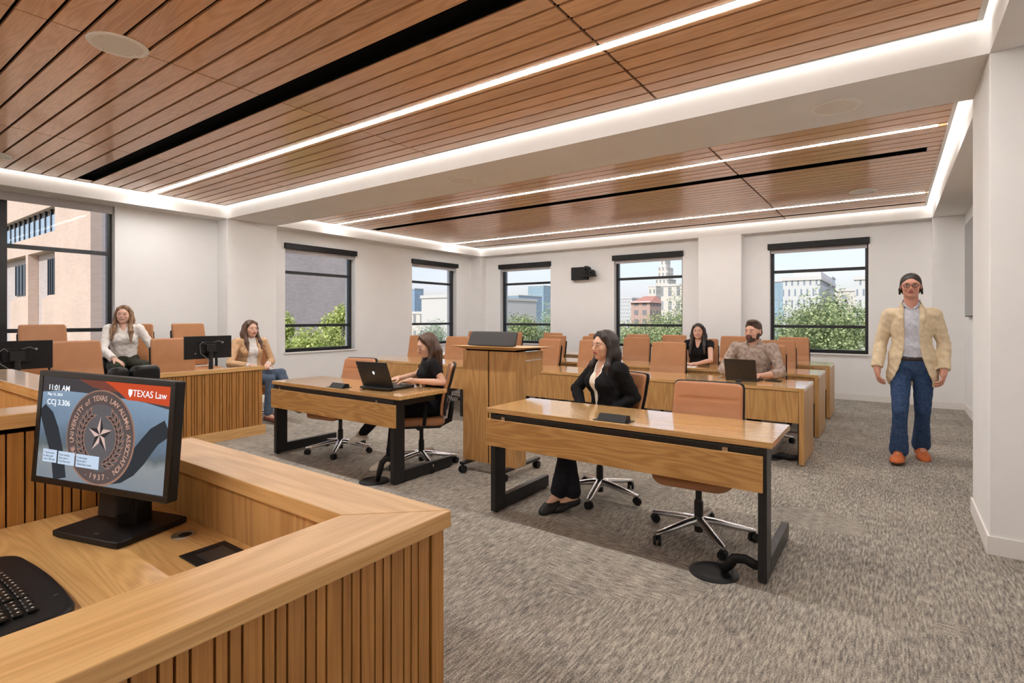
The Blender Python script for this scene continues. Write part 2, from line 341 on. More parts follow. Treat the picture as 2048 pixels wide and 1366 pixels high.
# black air slots
for (y0, y1, x0, x1, lab) in ((2.262, 2.428, -8.32, .30, 'wide black slot running between the planks of the nearer wood ceiling'), (6.932, 7.098, -8.37, .29, 'black slot between the two light lines of the far wood ceiling'), (10.152, 10.222, -8.55, .43, 'thin black slot beside the cove at the rear windows')):
    t = thing('air_slot', lab, 'air vent', ((x0+x1)/2, (y0+y1)/2, ZW)); L = (x1-x0)/2; h = (y1-y0)/2; L = min(L, 4.42)
    m = MB(); m.box(-L, L, -h, -h+.004, 0, .06); m.box(-L, L, h-.004, h, 0, .06); m.box(-L, L, -h, h, .045, .05); m.box(-L, -L+.004, -h, h, 0, .05); m.box(L-.004, L, -h, h, 0, .05); m.build('frame', M['dark'], t)
    if x0 > -8.4:
        for (a, b) in ((CX0, x0), (x1, CX1)):
            struct(MB().box(a+.002, b-.004, y0+.01, y1-.01, ZW, ZW+.018).build('trim_2' if y0 < 3 else 'trim_3', M['cwood']))
# ceiling speakers
for (x, y, z, lab) in ((-4.05, 1.31, ZW, 'large round white speaker set in the nearer wood ceiling'), (-.345, 4.62, ZS, 'round speaker in the painted beam near the right-hand pillar'), (-4.0, 4.61, ZS, 'round speaker in the middle of the painted beam'), (-7.67, 4.62, ZS, 'round speaker at the far end of the painted beam by the windows'), (-.33, 8.8, ZW, 'pale round speaker in the far wood ceiling near the aisle'), (-7.85, 1.40, ZW, 'round speaker at the window edge of the nearer wood ceiling')):
    t = thing('ceiling_speaker', lab, 'ceiling speaker', (x, y, z)); r = .165
    MB().lathe((0, 0, 0), [(r, 0), (r, -.005), (r-.006, -.010), (r-.028, -.010), (r-.030, -.005), (r-.030, 0)], 48).build('ring', M['white'], t, smooth=False)
    shade(MB().lathe((0, 0, 0), [(r-.03, 0), (r-.03, -.006), (.08, -.012), (.0005, -.013)], 48).build('grille', M['grille'], t))
    for a in (.4, 2.0, 3.6, 5.2): MB().box(-.008, .008, -.004, .004, -.014, -.006, Matrix.Translation((math.cos(a)*(r-.04), math.sin(a)*(r-.04), 0)) @ Matrix.Rotation(a, 4, 'Z')).build('clip', M['white'], t)
# baseboards
def bb(name, x0, x1, y0, y1): struct(MB().box(x0, x1, y0, y1, 0, .11).build(name, M['base'], bevel=.002))
bt = .012
bb('baseboard_back', XL, -3.09, YB-bt, YB); bb('baseboard_back.001', -2.30, .51, YB-bt, YB); bb('baseboard_back.002', -3.09-bt, -2.30+bt, 10.58-bt, 10.58); bb('baseboard_back.003', .51-bt, XR, 10.58-bt, 10.58)
bb('baseboard_right', XR-bt, XR, 5.04, 10.58); bb('baseboard_right.001', .47-bt, .47, 4.22-bt, 5.04+bt); bb('baseboard_right.002', .47, XR, 4.22-bt, 4.22); bb('baseboard_right.003', XR-bt, XR, YF, 4.2)
bb('baseboard_left', XL, XL+bt, 5.04, 10.58); bb('baseboard_left.001', XL, XL+bt, YF, 4.2); bb('baseboard_left.002', -8.54, -8.54+bt, 4.22, 5.04)
# windows
def window(k, along, face, p0, p1, z0, z1, rails, mull=(), cass=True):
    """frame set 12 cm back in the opening; outward is -x for the left wall, +y for the back wall"""
    out = -1 if along == 'y' else 1; w_ = p1-p0
    def bx(m, a, b, d0, d1, za, zb):
        d = sorted((face+out*d0, face+out*d1))
        return m.box(d[0], d[1], a, b, za, zb) if along == 'y' else m.box(a, b, d[0], d[1], za, zb)
    root = bpy.data.objects.new('window_%d' % k, None); sc.collection.objects.link(root); struct(root)
    m = MB(); f = .05; D0, D1 = .12, .20
    bx(m, p0, p0+f, D0, D1, z0, z1); bx(m, p1-f, p1, D0, D1, z0, z1); bx(m, p0+f, p1-f, D0, D1, z0, z0+.055); bx(m, p0+f, p1-f, D0, D1, z1-f, z1)
    for q in mull: bx(m, q-.035, q+.035, D0-.01, D1, z0+.055, z1-f)
    m.build('frame', M['frame'], root, bevel=.004)
    m = MB()
    for r in rails: bx(m, p0+f, p1-f, D0+.004, D1, r-.026, r+.026)
    m.build('rail', M['frame'], root, bevel=.004)
    m = MB(); zz = [z0+.055]+[r for r in rails]+[z1-f]; pp = [p0+f]+[q for q in mull]+[p1-f]
    bx(m, p0+f, p1-f, .168, .170, z0+.055, z1-f); m.build('pane', M['glass'], root)
    m = MB(); bx(m, p0-.025, p1+.025, -.03, .13, z0-.028, z0); m.build('sill', M['base'], root, bevel=.003)
    return bx
for k, (a, b, c, d) in enumerate(WL):
    rl = (2.31, 1.24) if k == 0 else (2.245, 1.265)
    bx = window(k+1, 'y', XL, a, b, c, d, rl, (1.70,) if k == 0 else ())
    lab = ('grey fabric blind rolled up against the soffit over the big window', 'rolled blind with black cassette over the window beside the left pillar', 'rolled blind with black cassette over the last window of the left wall')[k]
    t = thing('roller_blind', lab, 'window blind', (XL, (a+b)/2, d)); iv = Matrix.Translation(-t.location)
    if k: m = MB(); bx(m, a-.02, b+.02, -.05, .05, d-.095, d+.005); m.build('cassette', M['bplastic'], t, bevel=.004).matrix_parent_inverse = iv
    m = MB(); bx(m, a+.02, b-.02, .02, .024, d-.15 if k else d-.10, d-.09 if k else d); bx(m, a+.02, b-.02, .014, .030, d-.17 if k else d-.115, d-.15 if k else d-.10); m.build('fabric', M['blind'], t).matrix_parent_inverse = iv
for k, (a, b, c, d) in enumerate(WB):
    bx = window(k+4, 'x', YB, a, b, c, d, (2.26, 1.25))
    lab = ('rolled blind with black cassette over the rear window by the corner pillar', 'rolled blind with black cassette over the rear window right of the wall camera', 'rolled blind with black cassette over the rear window behind the bearded man')[k]
    t = thing('roller_blind', lab, 'window blind', ((a+b)/2, YB, d)); iv = Matrix.Translation(-t.location)
    m = MB(); bx(m, a-.03, b+.02, -.05, .05, d-.105, d+.005); m.build('cassette', M['bplastic'], t, bevel=.004).matrix_parent_inverse = iv
    m = MB(); bx(m, a+.02, b-.02, .02, .024, d-.16, d-.09); bx(m, a+.02, b-.02, .014, .030, d-.175, d-.16); m.build('fabric', M['blind'], t).matrix_parent_inverse = iv
# wall display on the right wall
t = thing('wall_display', 'large dark wall screen mounted on the right-hand wall past the pillar', 'screen', (XR, 9.3, 2.08))
MB().box(-.045, 0, -.80, .78, -.66, .66).build('housing', M['bplastic'], t, bevel=.004)
MB().box(-.049, -.045, -.785, .765, -.645, .645).build('screen', mat('screen_off', (.16, .16, .165), .25), t)
# camera on the back wall
t = thing('wall_camera', 'black bracket with two swivelling camera heads on the rear wall', 'camera', (-5.78, YB, 2.42))
MB().box(-.21, .20, -.10, 0, -.15, .14).build('bracket', M['bplastic'], t, bevel=.01)
for (x, z, r) in ((.24, .06, .085), (.36, -.01, .07)):
    c = MB().lathe((x, -.18, z), [(r*.7, .10), (r, .06), (r, -.05), (r*.8, -.08)], 20, 'y').build('camera_head', M['bplastic'], t); shade(c)
    shade(MB().lathe((x+.02, -.27, z-.005), [(.022, .01), (.024, 0), (.012, -.012)], 16, 'y').build('lens', mat('lens_glass', (.75, .75, .75), .1), c))
MB().box(.1, .42, -.16, -.06, -.09, -.05).build('arm', M['bplastic'], t, bevel=.008)
# ------------------------------------------------------------ outside
GZ = -9.0
M['ground'] = texmat('lawn', (.10, .13, .05), (.2, .2, .13), nscale=.2, rough=.9)
struct(MB().box(-400, 400, 12, 700, GZ-1, GZ).box(-400, -10, -60, 12, GZ-1, GZ).build('ground', M['ground']))
def facade(name, wall, glass, w_, h_, off=.0, frac=.12, rough=.6):
    m = mat(name, wall, rough); n, l, b = nodes(m); tc = n.new('ShaderNodeTexCoord'); br = n.new('ShaderNodeTexBrick'); br.offset = off
    sp = n.new('ShaderNodeSeparateXYZ'); cb = n.new('ShaderNodeCombineXYZ'); ad = n.new('ShaderNodeMath'); ad.operation = 'ADD'
    l.new(tc.outputs['Object'], sp.inputs[0]); l.new(sp.outputs[0], ad.inputs[0]); l.new(sp.outputs[1], ad.inputs[1]); l.new(ad.outputs[0], cb.inputs[0]); l.new(sp.outputs[2], cb.inputs[1]); l.new(cb.outputs[0], br.inputs[0])
    br.inputs['Scale'].default_value = 1; br.inputs['Brick Width'].default_value = w_; br.inputs['Row Height'].default_value = h_; br.inputs['Mortar Size'].default_value = frac
    br.inputs['Mortar Smooth'].default_value = 0; br.inputs['Color1'].default_value = glass; br.inputs['Color2'].default_value = tuple(c*.85 for c in glass[:3])+(1,); br.inputs['Mortar'].default_value = wall
    l.new(br.outputs['Color'], b.inputs['Base Color']); return m
def brickmat(name, c1, c2, mort):
    m = mat(name, c1, .85, spec=.2); n, l, b = nodes(m); tc = n.new('ShaderNodeTexCoord'); br = n.new('ShaderNodeTexBrick'); nz = n.new('ShaderNodeTexNoise'); nz.inputs['Scale'].default_value = .6; nz.inputs['Detail'].default_value = 6
    sp = n.new('ShaderNodeSeparateXYZ'); cb = n.new('ShaderNodeCombineXYZ'); ad = n.new('ShaderNodeMath'); ad.operation = 'ADD'
    l.new(tc.outputs['Object'], sp.inputs[0]); l.new(sp.outputs[0], ad.inputs[0]); l.new(sp.outputs[1], ad.inputs[1]); l.new(ad.outputs[0], cb.inputs[0]); l.new(sp.outputs[2], cb.inputs[1]); l.new(cb.outputs[0], br.inputs[0])
    br.inputs['Scale'].default_value = 1; br.inputs['Brick Width'].default_value = .22; br.inputs['Row Height'].default_value = .075; br.inputs['Mortar Size'].default_value = .007
    br.inputs['Color1'].default_value = c1; br.inputs['Color2'].default_value = c2; br.inputs['Mortar'].default_value = mort
    mx = n.new('ShaderNodeMixRGB'); mx.blend_type = 'MULTIPLY'; mx.inputs[0].default_value = .25; l.new(tc.outputs['Object'], nz.inputs[0]); l.new(br.outputs['Color'], mx.inputs[1]); l.new(nz.outputs['Fac'], mx.inputs[2])
    l.new(mx.outputs[0], b.inputs['Base Color']); return m
M['brick'] = brickmat('beige_brick', srgb(232, 204, 184), srgb(224, 194, 174), srgb(232, 208, 190))
M['brick2'] = brickmat('brown_brick', srgb(214, 198, 190), srgb(200, 184, 178), srgb(212, 200, 194))
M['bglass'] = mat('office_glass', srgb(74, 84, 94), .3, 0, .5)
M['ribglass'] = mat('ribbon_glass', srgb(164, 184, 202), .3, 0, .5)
FY = 6.9
b1 = thing('brick_building', 'large beige brick building with a ribbon of windows and tall notched recesses', 'building', (-30, 9, GZ)); iv = Matrix.Translation(-b1.location)
def P2(px, py): v = atY(px, py, FY); return (v.x, v.z)
def fpoly(m, pts, y0=FY, y1=FY+.36):
    n = len(pts); m.add([(x, y0, z) for x, z in pts]+[(x, y1, z) for x, z in pts], [tuple(range(n)), tuple(range(2*n-1, n-1, -1))]+[(i, n+i, n+(i+1) % n, (i+1) % n) for i in range(n)])
m = MB(); XRR = P2(109.6, 500)[0]; XC = -24.0; ZR0, ZR1, ZS0, ZTOP = 5.03, 6.09, 4.3, 7.5
fpoly(m, [(-70, ZR1), (XRR, ZR1), (XRR, ZTOP), (-70, ZTOP)]); fpoly(m, [(-70, ZS0), (XRR, ZS0), (XRR, ZR0), (-70, ZR0)]); fpoly(m, [(XRR, GZ), (XC, GZ), (XC, ZTOP), (XRR, ZTOP)])
x51, x56 = P2(51.5, 500)[0], P2(56, 500)[0]; fpoly(m, [(x51, GZ), (x56, GZ), (x56, ZS0), (x51, ZS0)])
z_ = P2(110, 589)[1]; fpoly(m, [(P2(83, 600)[0], GZ), (XRR, GZ), (XRR, z_), (P2(97, 589)[0], z_), (P2(83, 600)[0], P2(83, 600)[1])])
z_ = P2(51, 594)[1]; fpoly(m, [(P2(20, 604)[0], GZ), (x51, GZ), (x51, z_), (P2(32, 594)[0], z_), (P2(20, 604)[0], P2(20, 604)[1])])
m.build('facade', M['brick'], b1).matrix_parent_inverse = iv
m = MB().box(-70, XC-.02, FY+.37, 19.5, GZ, ZTOP-.05).box(XC-.9, XC, FY+.3605, 20, GZ, ZTOP); m.build('side_wall', M['brick2'], b1).matrix_parent_inverse = iv
for i in range(15):
    xa = XRR-.5-i*.82
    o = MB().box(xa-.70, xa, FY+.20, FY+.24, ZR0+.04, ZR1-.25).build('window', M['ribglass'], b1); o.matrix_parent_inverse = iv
m = MB()
for i in range(16): xa = XRR-.44-i*.82; m.box(xa-.06, xa+.06, FY+.16, FY+.25, ZR0, ZR1)
m.build('mullion', M['frame'], b1).matrix_parent_inverse = iv
for (pa, pb, zz) in ((97, 109.6, 4.0), (32, 51.5, 4.0)):
    xa, xb = atY(pa, 500, FY+.32).x, atY(pb, 500, FY+.32).x; z0 = P2(pa, 590)[1]
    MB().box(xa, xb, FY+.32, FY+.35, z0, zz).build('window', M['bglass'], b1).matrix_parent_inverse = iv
    m = MB()
    for k in range(4): q = xa+(xb-xa)*k/3; m.box(q-.04, q+.04, FY+.29, FY+.36, z0, zz)
    m.build('mullion', M['frame'], b1).matrix_parent_inverse = iv
# skyline
def bldg(label, px0, px1, pyt, Y, dep, mt, parts=None, name='distant_building'):
    a = atY(px0, pyt, Y); b = atY(px1, pyt, Y); cx = (a.x+b.x)/2; t = thing(name, label, 'building', (cx, Y, GZ)); h = (b.x-a.x)/2; H = a.z-GZ
    MB().box(-h, h, 0, dep, 0, H).build('tower_body', mt, t); MB().box(-h-.2, h+.2, -.2, dep+.2, H, H+.6).build('parapet', M['pale'], t)
    return t, h, H
M['pale'] = mat('pale_stone', srgb(214, 208, 202), .8)  # skyline colours lightened and greyed to put distance haze into them
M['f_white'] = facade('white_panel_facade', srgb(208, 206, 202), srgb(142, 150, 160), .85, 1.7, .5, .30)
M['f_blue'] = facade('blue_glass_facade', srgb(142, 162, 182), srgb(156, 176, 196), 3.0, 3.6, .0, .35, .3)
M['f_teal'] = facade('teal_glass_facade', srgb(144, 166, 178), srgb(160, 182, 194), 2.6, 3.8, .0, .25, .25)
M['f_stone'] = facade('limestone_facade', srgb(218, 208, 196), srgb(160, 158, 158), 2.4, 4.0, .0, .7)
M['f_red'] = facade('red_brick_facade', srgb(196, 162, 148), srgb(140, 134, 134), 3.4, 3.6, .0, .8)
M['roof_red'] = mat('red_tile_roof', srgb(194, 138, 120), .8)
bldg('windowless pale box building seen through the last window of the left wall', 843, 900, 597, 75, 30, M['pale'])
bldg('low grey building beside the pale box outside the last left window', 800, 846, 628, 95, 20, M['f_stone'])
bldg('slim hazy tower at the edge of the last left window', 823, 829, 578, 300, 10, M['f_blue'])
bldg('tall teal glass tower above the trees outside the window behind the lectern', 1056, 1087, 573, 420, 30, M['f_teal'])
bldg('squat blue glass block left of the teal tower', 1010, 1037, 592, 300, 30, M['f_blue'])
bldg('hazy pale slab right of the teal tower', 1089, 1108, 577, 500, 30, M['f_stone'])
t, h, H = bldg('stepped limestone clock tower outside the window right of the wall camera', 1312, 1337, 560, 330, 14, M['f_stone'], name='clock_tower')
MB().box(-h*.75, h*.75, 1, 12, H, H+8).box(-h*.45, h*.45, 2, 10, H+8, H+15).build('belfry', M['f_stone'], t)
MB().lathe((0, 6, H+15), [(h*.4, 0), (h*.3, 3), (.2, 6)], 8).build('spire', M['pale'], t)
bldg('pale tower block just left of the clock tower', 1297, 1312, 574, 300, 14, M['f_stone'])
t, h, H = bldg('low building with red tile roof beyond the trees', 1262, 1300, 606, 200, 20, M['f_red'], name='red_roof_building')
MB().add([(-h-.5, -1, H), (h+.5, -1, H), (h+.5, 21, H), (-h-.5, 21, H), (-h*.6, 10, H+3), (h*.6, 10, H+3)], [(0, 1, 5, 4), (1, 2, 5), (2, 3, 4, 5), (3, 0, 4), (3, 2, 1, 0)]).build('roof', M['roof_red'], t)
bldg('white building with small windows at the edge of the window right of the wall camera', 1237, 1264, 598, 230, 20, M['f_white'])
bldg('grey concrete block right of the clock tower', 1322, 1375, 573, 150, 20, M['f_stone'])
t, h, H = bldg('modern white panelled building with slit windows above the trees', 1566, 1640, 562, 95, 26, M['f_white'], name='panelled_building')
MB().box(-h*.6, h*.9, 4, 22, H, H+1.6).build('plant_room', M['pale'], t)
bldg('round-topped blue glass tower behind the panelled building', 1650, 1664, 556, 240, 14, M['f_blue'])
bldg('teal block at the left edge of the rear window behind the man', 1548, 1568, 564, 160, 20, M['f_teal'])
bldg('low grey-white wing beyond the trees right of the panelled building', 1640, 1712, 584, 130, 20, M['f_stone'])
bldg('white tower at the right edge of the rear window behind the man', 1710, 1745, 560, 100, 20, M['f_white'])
# trees
def leafmat(name, a, b_):
    m = mat(name, a, .55, spec=.3); n, l, b = nodes(m); g = n.new('ShaderNodeNewGeometry'); cr = n.new('ShaderNodeValToRGB'); e = cr.color_ramp.elements; e[0].color = a; e[1].color = b_
    l.new(g.outputs['Random Per Island'], cr.inputs[0]); l.new(cr.outputs[0], b.inputs['Base Color'])
    tr = n.new('ShaderNodeBsdfTranslucent'); mx = n.new('ShaderNodeMixShader'); mx.inputs[0].default_value = .3; l.new(cr.outputs[0], tr.inputs[0]); o = n['Material Output']
    l.new(b.outputs[0], mx.inputs[1]); l.new(tr.outputs[0], mx.inputs[2]); l.new(mx.outputs[0], o.inputs[0]); return m
M['leaf'] = leafmat('oak_leaves', srgb(70, 98, 56), srgb(214, 220, 160))
M['leaf_y'] = leafmat('bright_leaves', srgb(138, 158, 78), srgb(226, 228, 146))
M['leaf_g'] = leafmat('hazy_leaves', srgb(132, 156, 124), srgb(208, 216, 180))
M['bark'] = texmat('bark', (.10, .08, .06), (.18, .15, .12), nscale=8, rough=.9)
def tree(label, c, rad, zs, n_leaf, lm, size=.17, seed=0, group='trees outside the windows'):
    rng = np.random.default_rng(seed); t = thing('leafy_tree', label, 'tree', (c[0], c[1], GZ)); zc = c[2]-GZ
    nc = max(14, int(26*rad/3)); d = rng.normal(size=(nc, 3)); d /= np.linalg.norm(d, axis=1)[:, None]; rr = .55+.45*rng.random(nc)
    cl = d*rr[:, None]*np.array([rad, rad, zs])*.86; cr_ = rad*(.22+.16*rng.random(nc))
    pick = rng.integers(0, nc, n_leaf); q = rng.normal(size=(n_leaf, 3)); q /= np.linalg.norm(q, axis=1)[:, None]
    p = cl[pick]+q*(cr_[pick]*(.35+.7*rng.random(n_leaf)))[:, None]; p[:, 2] += zc
    nrm = q+rng.normal(size=q.shape)*.7+np.array([0, -.2, .5]); nrm /= np.linalg.norm(nrm, axis=1)[:, None]
    u = np.cross(nrm, rng.normal(size=q.shape)); u /= np.linalg.norm(u, axis=1)[:, None]; v = np.cross(nrm, u); s = size*(.6+.8*rng.random(n_leaf))[:, None]
    V = np.stack([p-u*s*.5, p+v*s*.28, p+u*s*.5, p-v*s*.28], 1).reshape(-1, 3)
    me = bpy.data.meshes.new('foliage'); me.vertices.add(len(V)); me.vertices.foreach_set('co', V.ravel()); me.loops.add(n_leaf*4); me.loops.foreach_set('vertex_index', np.arange(n_leaf*4))
    me.polygons.add(n_leaf); me.polygons.foreach_set('loop_start', np.arange(n_leaf)*4); me.materials.append(lm); me.update(calc_edges=True)
    o = bpy.data.objects.new('foliage', me); sc.collection.objects.link(o); o.parent = t
    m = MB(); m.tube([(0, 0, 0), (.1, 0, zc*.45), (0, .1, zc-zs*.3)], [.35, .25, .16], 8)
    for k in range(0, nc, 3): m.tube([(0, 0, zc*.45+.2*k/nc), (cl[k][0]*.5, cl[k][1]*.5, zc-zs*.3), (cl[k][0], cl[k][1], zc+cl[k][2])], [.13, .08, .03], 6)
    m.build('trunk', M['bark'], t)
def tpos(px, py_top, Y, zs): v = atY(px, py_top, Y); return (v.x, v.y, v.z-zs)
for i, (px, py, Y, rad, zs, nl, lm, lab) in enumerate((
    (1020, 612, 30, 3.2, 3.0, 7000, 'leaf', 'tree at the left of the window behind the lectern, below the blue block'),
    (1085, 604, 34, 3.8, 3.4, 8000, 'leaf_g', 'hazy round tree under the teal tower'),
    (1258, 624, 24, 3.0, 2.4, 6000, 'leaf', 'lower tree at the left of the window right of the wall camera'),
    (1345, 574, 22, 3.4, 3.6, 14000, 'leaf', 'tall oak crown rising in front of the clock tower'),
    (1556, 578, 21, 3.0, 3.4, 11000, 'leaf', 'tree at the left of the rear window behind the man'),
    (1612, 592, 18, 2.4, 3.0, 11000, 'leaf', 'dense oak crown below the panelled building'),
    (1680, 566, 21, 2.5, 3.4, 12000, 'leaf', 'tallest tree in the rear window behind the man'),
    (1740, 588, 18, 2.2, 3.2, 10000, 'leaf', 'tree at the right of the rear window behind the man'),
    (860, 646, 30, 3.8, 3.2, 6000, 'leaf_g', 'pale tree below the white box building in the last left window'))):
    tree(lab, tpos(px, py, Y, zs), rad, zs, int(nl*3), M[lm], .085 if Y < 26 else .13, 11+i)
v = atX(665, 604, -15.5); tree('bright yellow-green tree top outside the window beside the left pillar', (v.x, v.y, v.z-1.6), 1.35, 1.7, 12000, M['leaf_y'], .10, 31)
v = atX(600, 611, -15.0); tree('smaller sunlit tree at the left of the same window, before the dark wall', (v.x, v.y, v.z-1.5), 1.0, 1.6, 9000, M['leaf_y'], .10, 32)
v = atX(630, 652, -14.0); tree('low leafy crown filling the bottom of the window beside the left pillar', (v.x, v.y, v.z-1.5), 2.0, 1.6, 16000, M['leaf_y'], .10, 33)
# ------------------------------------------------------------ chairs
def make_chair(kind, label, group):
    t = thing('task_chair' if kind == 'low' else 'high_back_chair', label, 'chair', (0, 0, 0), 0, group); lm = M['leather'] if kind == 'low' else M['leather_hi']
    def seat(x, z, d):
        y = z-.03; Z = .442-d
        if z < -.10: Z -= (-.10-z)**2*1.8
        return (x, y, Z-.012*math.cos(x/.24*1.5)*(d < 0))
    MB().slab(.49, .50, .075, .10, seat, 12, 14, .022).build('seat', lm, t, smooth=True)
    MB().slab(.43, .42, .045, .09, lambda x, z, d: (x, z-.01, .392-d+.35*max(0, abs(x)-.10)**1.5), 10, 10, .016).build('seat_pan', M['bplastic'], t, smooth=True)
    low = kind == 'low'; h = .47 if low else .60; z0 = .49; tk = .032 if low else .052
    gr = (.17, .36) if low else (.155,)
    def back(x, z, d):
        zz = z+h/2; fr = 1 if d < -tk*.3 else 0; k = 1-(.05 if low else .07)*zz/h
        bul = 0
        for g in gr: bul += math.exp(-((zz-g)/.007)**2)*(.006 if low else .0035)*(1 if abs(x) < .19 or not low else 0)
        Y = .205+.14*zz+.10*(zz/h)**2*(.3 if low else .1)+d+(bul if fr else 0)-.018*(x/.24)**2-.014*math.sin(min(zz, .3)/.3*PI)
        return (x*k, Y, z0+zz)
    MB().slab(.47, h, tk, .035 if low else .03, back, 12, 44, .010).build('backrest', lm, t, smooth=True)
    def shell(x, z, d): a = back(x, z, 0); return (a[0]*1.03, a[1]+.012+tk/2+d, a[2]+.002)
    MB().slab(.475, h+.008 if low else h*.7, .012, .035, shell, 12, 16, .003).build('back_shell', M['bplastic'], t, smooth=True)
    m = MB(); m.tube([(0, .05, .40), (0, .20, .39), (0, .27, .42), (0, .285, .52), (0, .30, .60)], [.03, .03, .028, .024, .018], 10, flat=1.0); m.build('back_support', M['bplastic'], t, smooth=True)
    m = MB().lathe((0, 0, 0), [(.05, .385), (.10, .40), (.12, .415), (.12, .43)], 20); m.box(-.10, .10, -.09, .14, .365, .42); m.cyl((.10, -.02, .395), (.23, -.02, .395), .010, 10); m.cyl((.225, -.02, .395), (.25, -.02, .395), .022, 14); m.build('mechanism', M['bplastic'], t, bevel=.008)
    MB().lathe((0, 0, 0), [(.020, .22), (.020, .38)], 16).build('gas_lift', M['chrome'] if 0 else M['black'], t, smooth=False)
    m = MB().lathe((0, 0, 0), [(.026, .035), (.028, .05), (.028, .225), (.022, .24)], 18); m.build('column', M['black'], t)
    m = MB().lathe((0, 0, 0), [(.030, .075), (.038, .085), (.038, .125), (.030, .135)], 20)
    for k in range(5):
        a = R(90+72*k); ca, sa = math.cos(a), math.sin(a)
        m.tube([(ca*r, sa*r, z) for r, z in ((.02, .112), (.10, .105), (.22, .085), (.315, .072), (.34, .070))], [.034, .031, .027, .022, .016], 10, flat=.72, up=(0, 0, 1))
    b = m.build('star_base', M['chrome'], t, smooth=True); shade(b, 50)
    for k in range(5):
        a = R(90+72*k); p = (math.cos(a)*.325, math.sin(a)*.325); ca = a+.9; dx, dy = math.cos(ca), math.sin(ca)
        m = MB()
        for s_ in (-1, 1): m.tube([(p[0]-dy*s_*.006, p[1]+dx*s_*.006, .029), (p[0]-dy*s_*.024, p[1]+dx*s_*.024, .029)], [.029, .027], 18)
        m.cyl((p[0], p[1], .03), (p[0], p[1], .068), .009, 8); m.build('caster', M['bplastic'], t)
    for s_ in (-1, 1):
        m = MB().tube([(s_*.20, .03, .41), (s_*.265, .03, .43), (s_*.275, .04, .54), (s_*.275, .05, .655)], [.016, .017, .015, .014], 8, flat=1.5); a = m.build('armrest', M['bplastic'], t, smooth=True)
        MB().slab(.075, .24, .022, .03, lambda x, z, d: (s_*.275+x, z+.0, .665-d), 6, 8, .006).build('arm_pad', M['bplastic'], a, smooth=True)
    return t
first = {}
def chair(kind, x, y, rz, label, group, z=0):
    if kind not in first: c = make_chair(kind, label, group); first[kind] = c
    else: c = dup(first[kind]); c['label'] = label; c['group'] = group
    c.location = (x, y, z); c.rotation_euler = (0, 0, rz); return c
G1 = 'chairs at the two front tables'; G2 = 'high-back chairs behind the audience desks'; G3 = 'chairs in the jury box'
chair('low', -1.01, 3.47, R(4), 'empty tan chair with stitched back tucked under the nearest table', G1)
chair('low', -1.88, 3.82, R(-24), 'tan chair the dark-haired woman in the black blazer sits on', G1)
chair('low', -4.72, 3.50, R(6), 'empty reddish tan chair at the far-left end of the front table with the laptop', G1)
chair('low', -3.68, 3.65, R(-46), 'tan chair under the woman typing on the big laptop', G1)
def xs(y, a, b): return (atY(a, 650, y).x+atY(b, 650, y).x)/2
N3 = ['nearest the aisle', 'second from the aisle', 'third from the aisle', 'fourth from the aisle', 'fifth from the aisle', 'sixth from the aisle', 'seventh from the aisle, half behind the lectern', 'last one, mostly behind the lectern']
for i, (a, b) in enumerate([(1558, 1620), (1438, 1491), (1326, 1373), (1251, 1296), (1173, 1210), (1086, 1124), (1003, 1048), (931, 968)]):
    chair('high', xs(9.72, a, b), 9.50, R((3, -4, 5, 0, -6, 4, 0, 0)[i]), 'empty tan high-back chair in the rearmost row, '+N3[i], G2)
for i, (a, b, lab) in enumerate([(1525, 1590, 'empty tan high-back chair in the middle row, nearest the aisle'), (1383, 1428, 'tan high-back chair of the smiling woman in the middle row'), (1246, 1297, 'empty tan high-back chair just past the smiling woman in the middle row'), (1160, 1208, 'empty tan high-back chair in the middle row, second one past the smiling woman'), (1081, 1129, 'empty tan high-back chair at the lectern end of the middle row')]):
    chair('high', xs(8.22, a, b), 8.0, R((3, 2, 0, -3, -12)[i]), lab, G2)
for i, (a, b, lab) in enumerate([(1495, 1562, 'tan high-back chair of the bearded man'), (1298, 1376, 'empty tan high-back chair in the first audience row, right beside the bearded man'), (1148, 1222, 'empty tan high-back chair behind the woman in the black blazer'), (1058, 1122, 'empty tan high-back chair just right of the lectern'), (886, 950, 'empty tan high-back chair just left of the lectern'), (808, 872, 'empty tan high-back chair farthest left in the first audience row')]):
    chair('high', xs(6.78, a, b), 6.56, R((0, 2, 0, -14, 12, 8)[i]), lab, G2)
# jury box chairs, facing +x
JF, JB = .07, .235
for i, (y, lab, rz) in enumerate([(1.93, 'tan chair in the front jury row between the two monitors', 96), (2.80, 'tan chair at the open end of the front jury row, left of the second monitor', 84), (1.05, 'tan chair cut by the picture edge in the front jury row', 90)]):
    chair('high', -6.78, y, R(rz), lab, G3, JF)
for i, (x, y, lab, rz) in enumerate([(-7.95, 1.91, 'empty tan chair in the back jury row before the big window', 92), (-7.98, 2.72, 'tan chair of the woman in the white shirt', 66), (-7.95, 3.53, 'empty tan chair in the back jury row against the blank wall', 95)]):
    chair('high', x, y, R(rz), lab, G3, JB)
chair('low', -7.12, 3.93, R(80), 'tan chair with black armrests of the woman in the camel blazer', G3, 0)

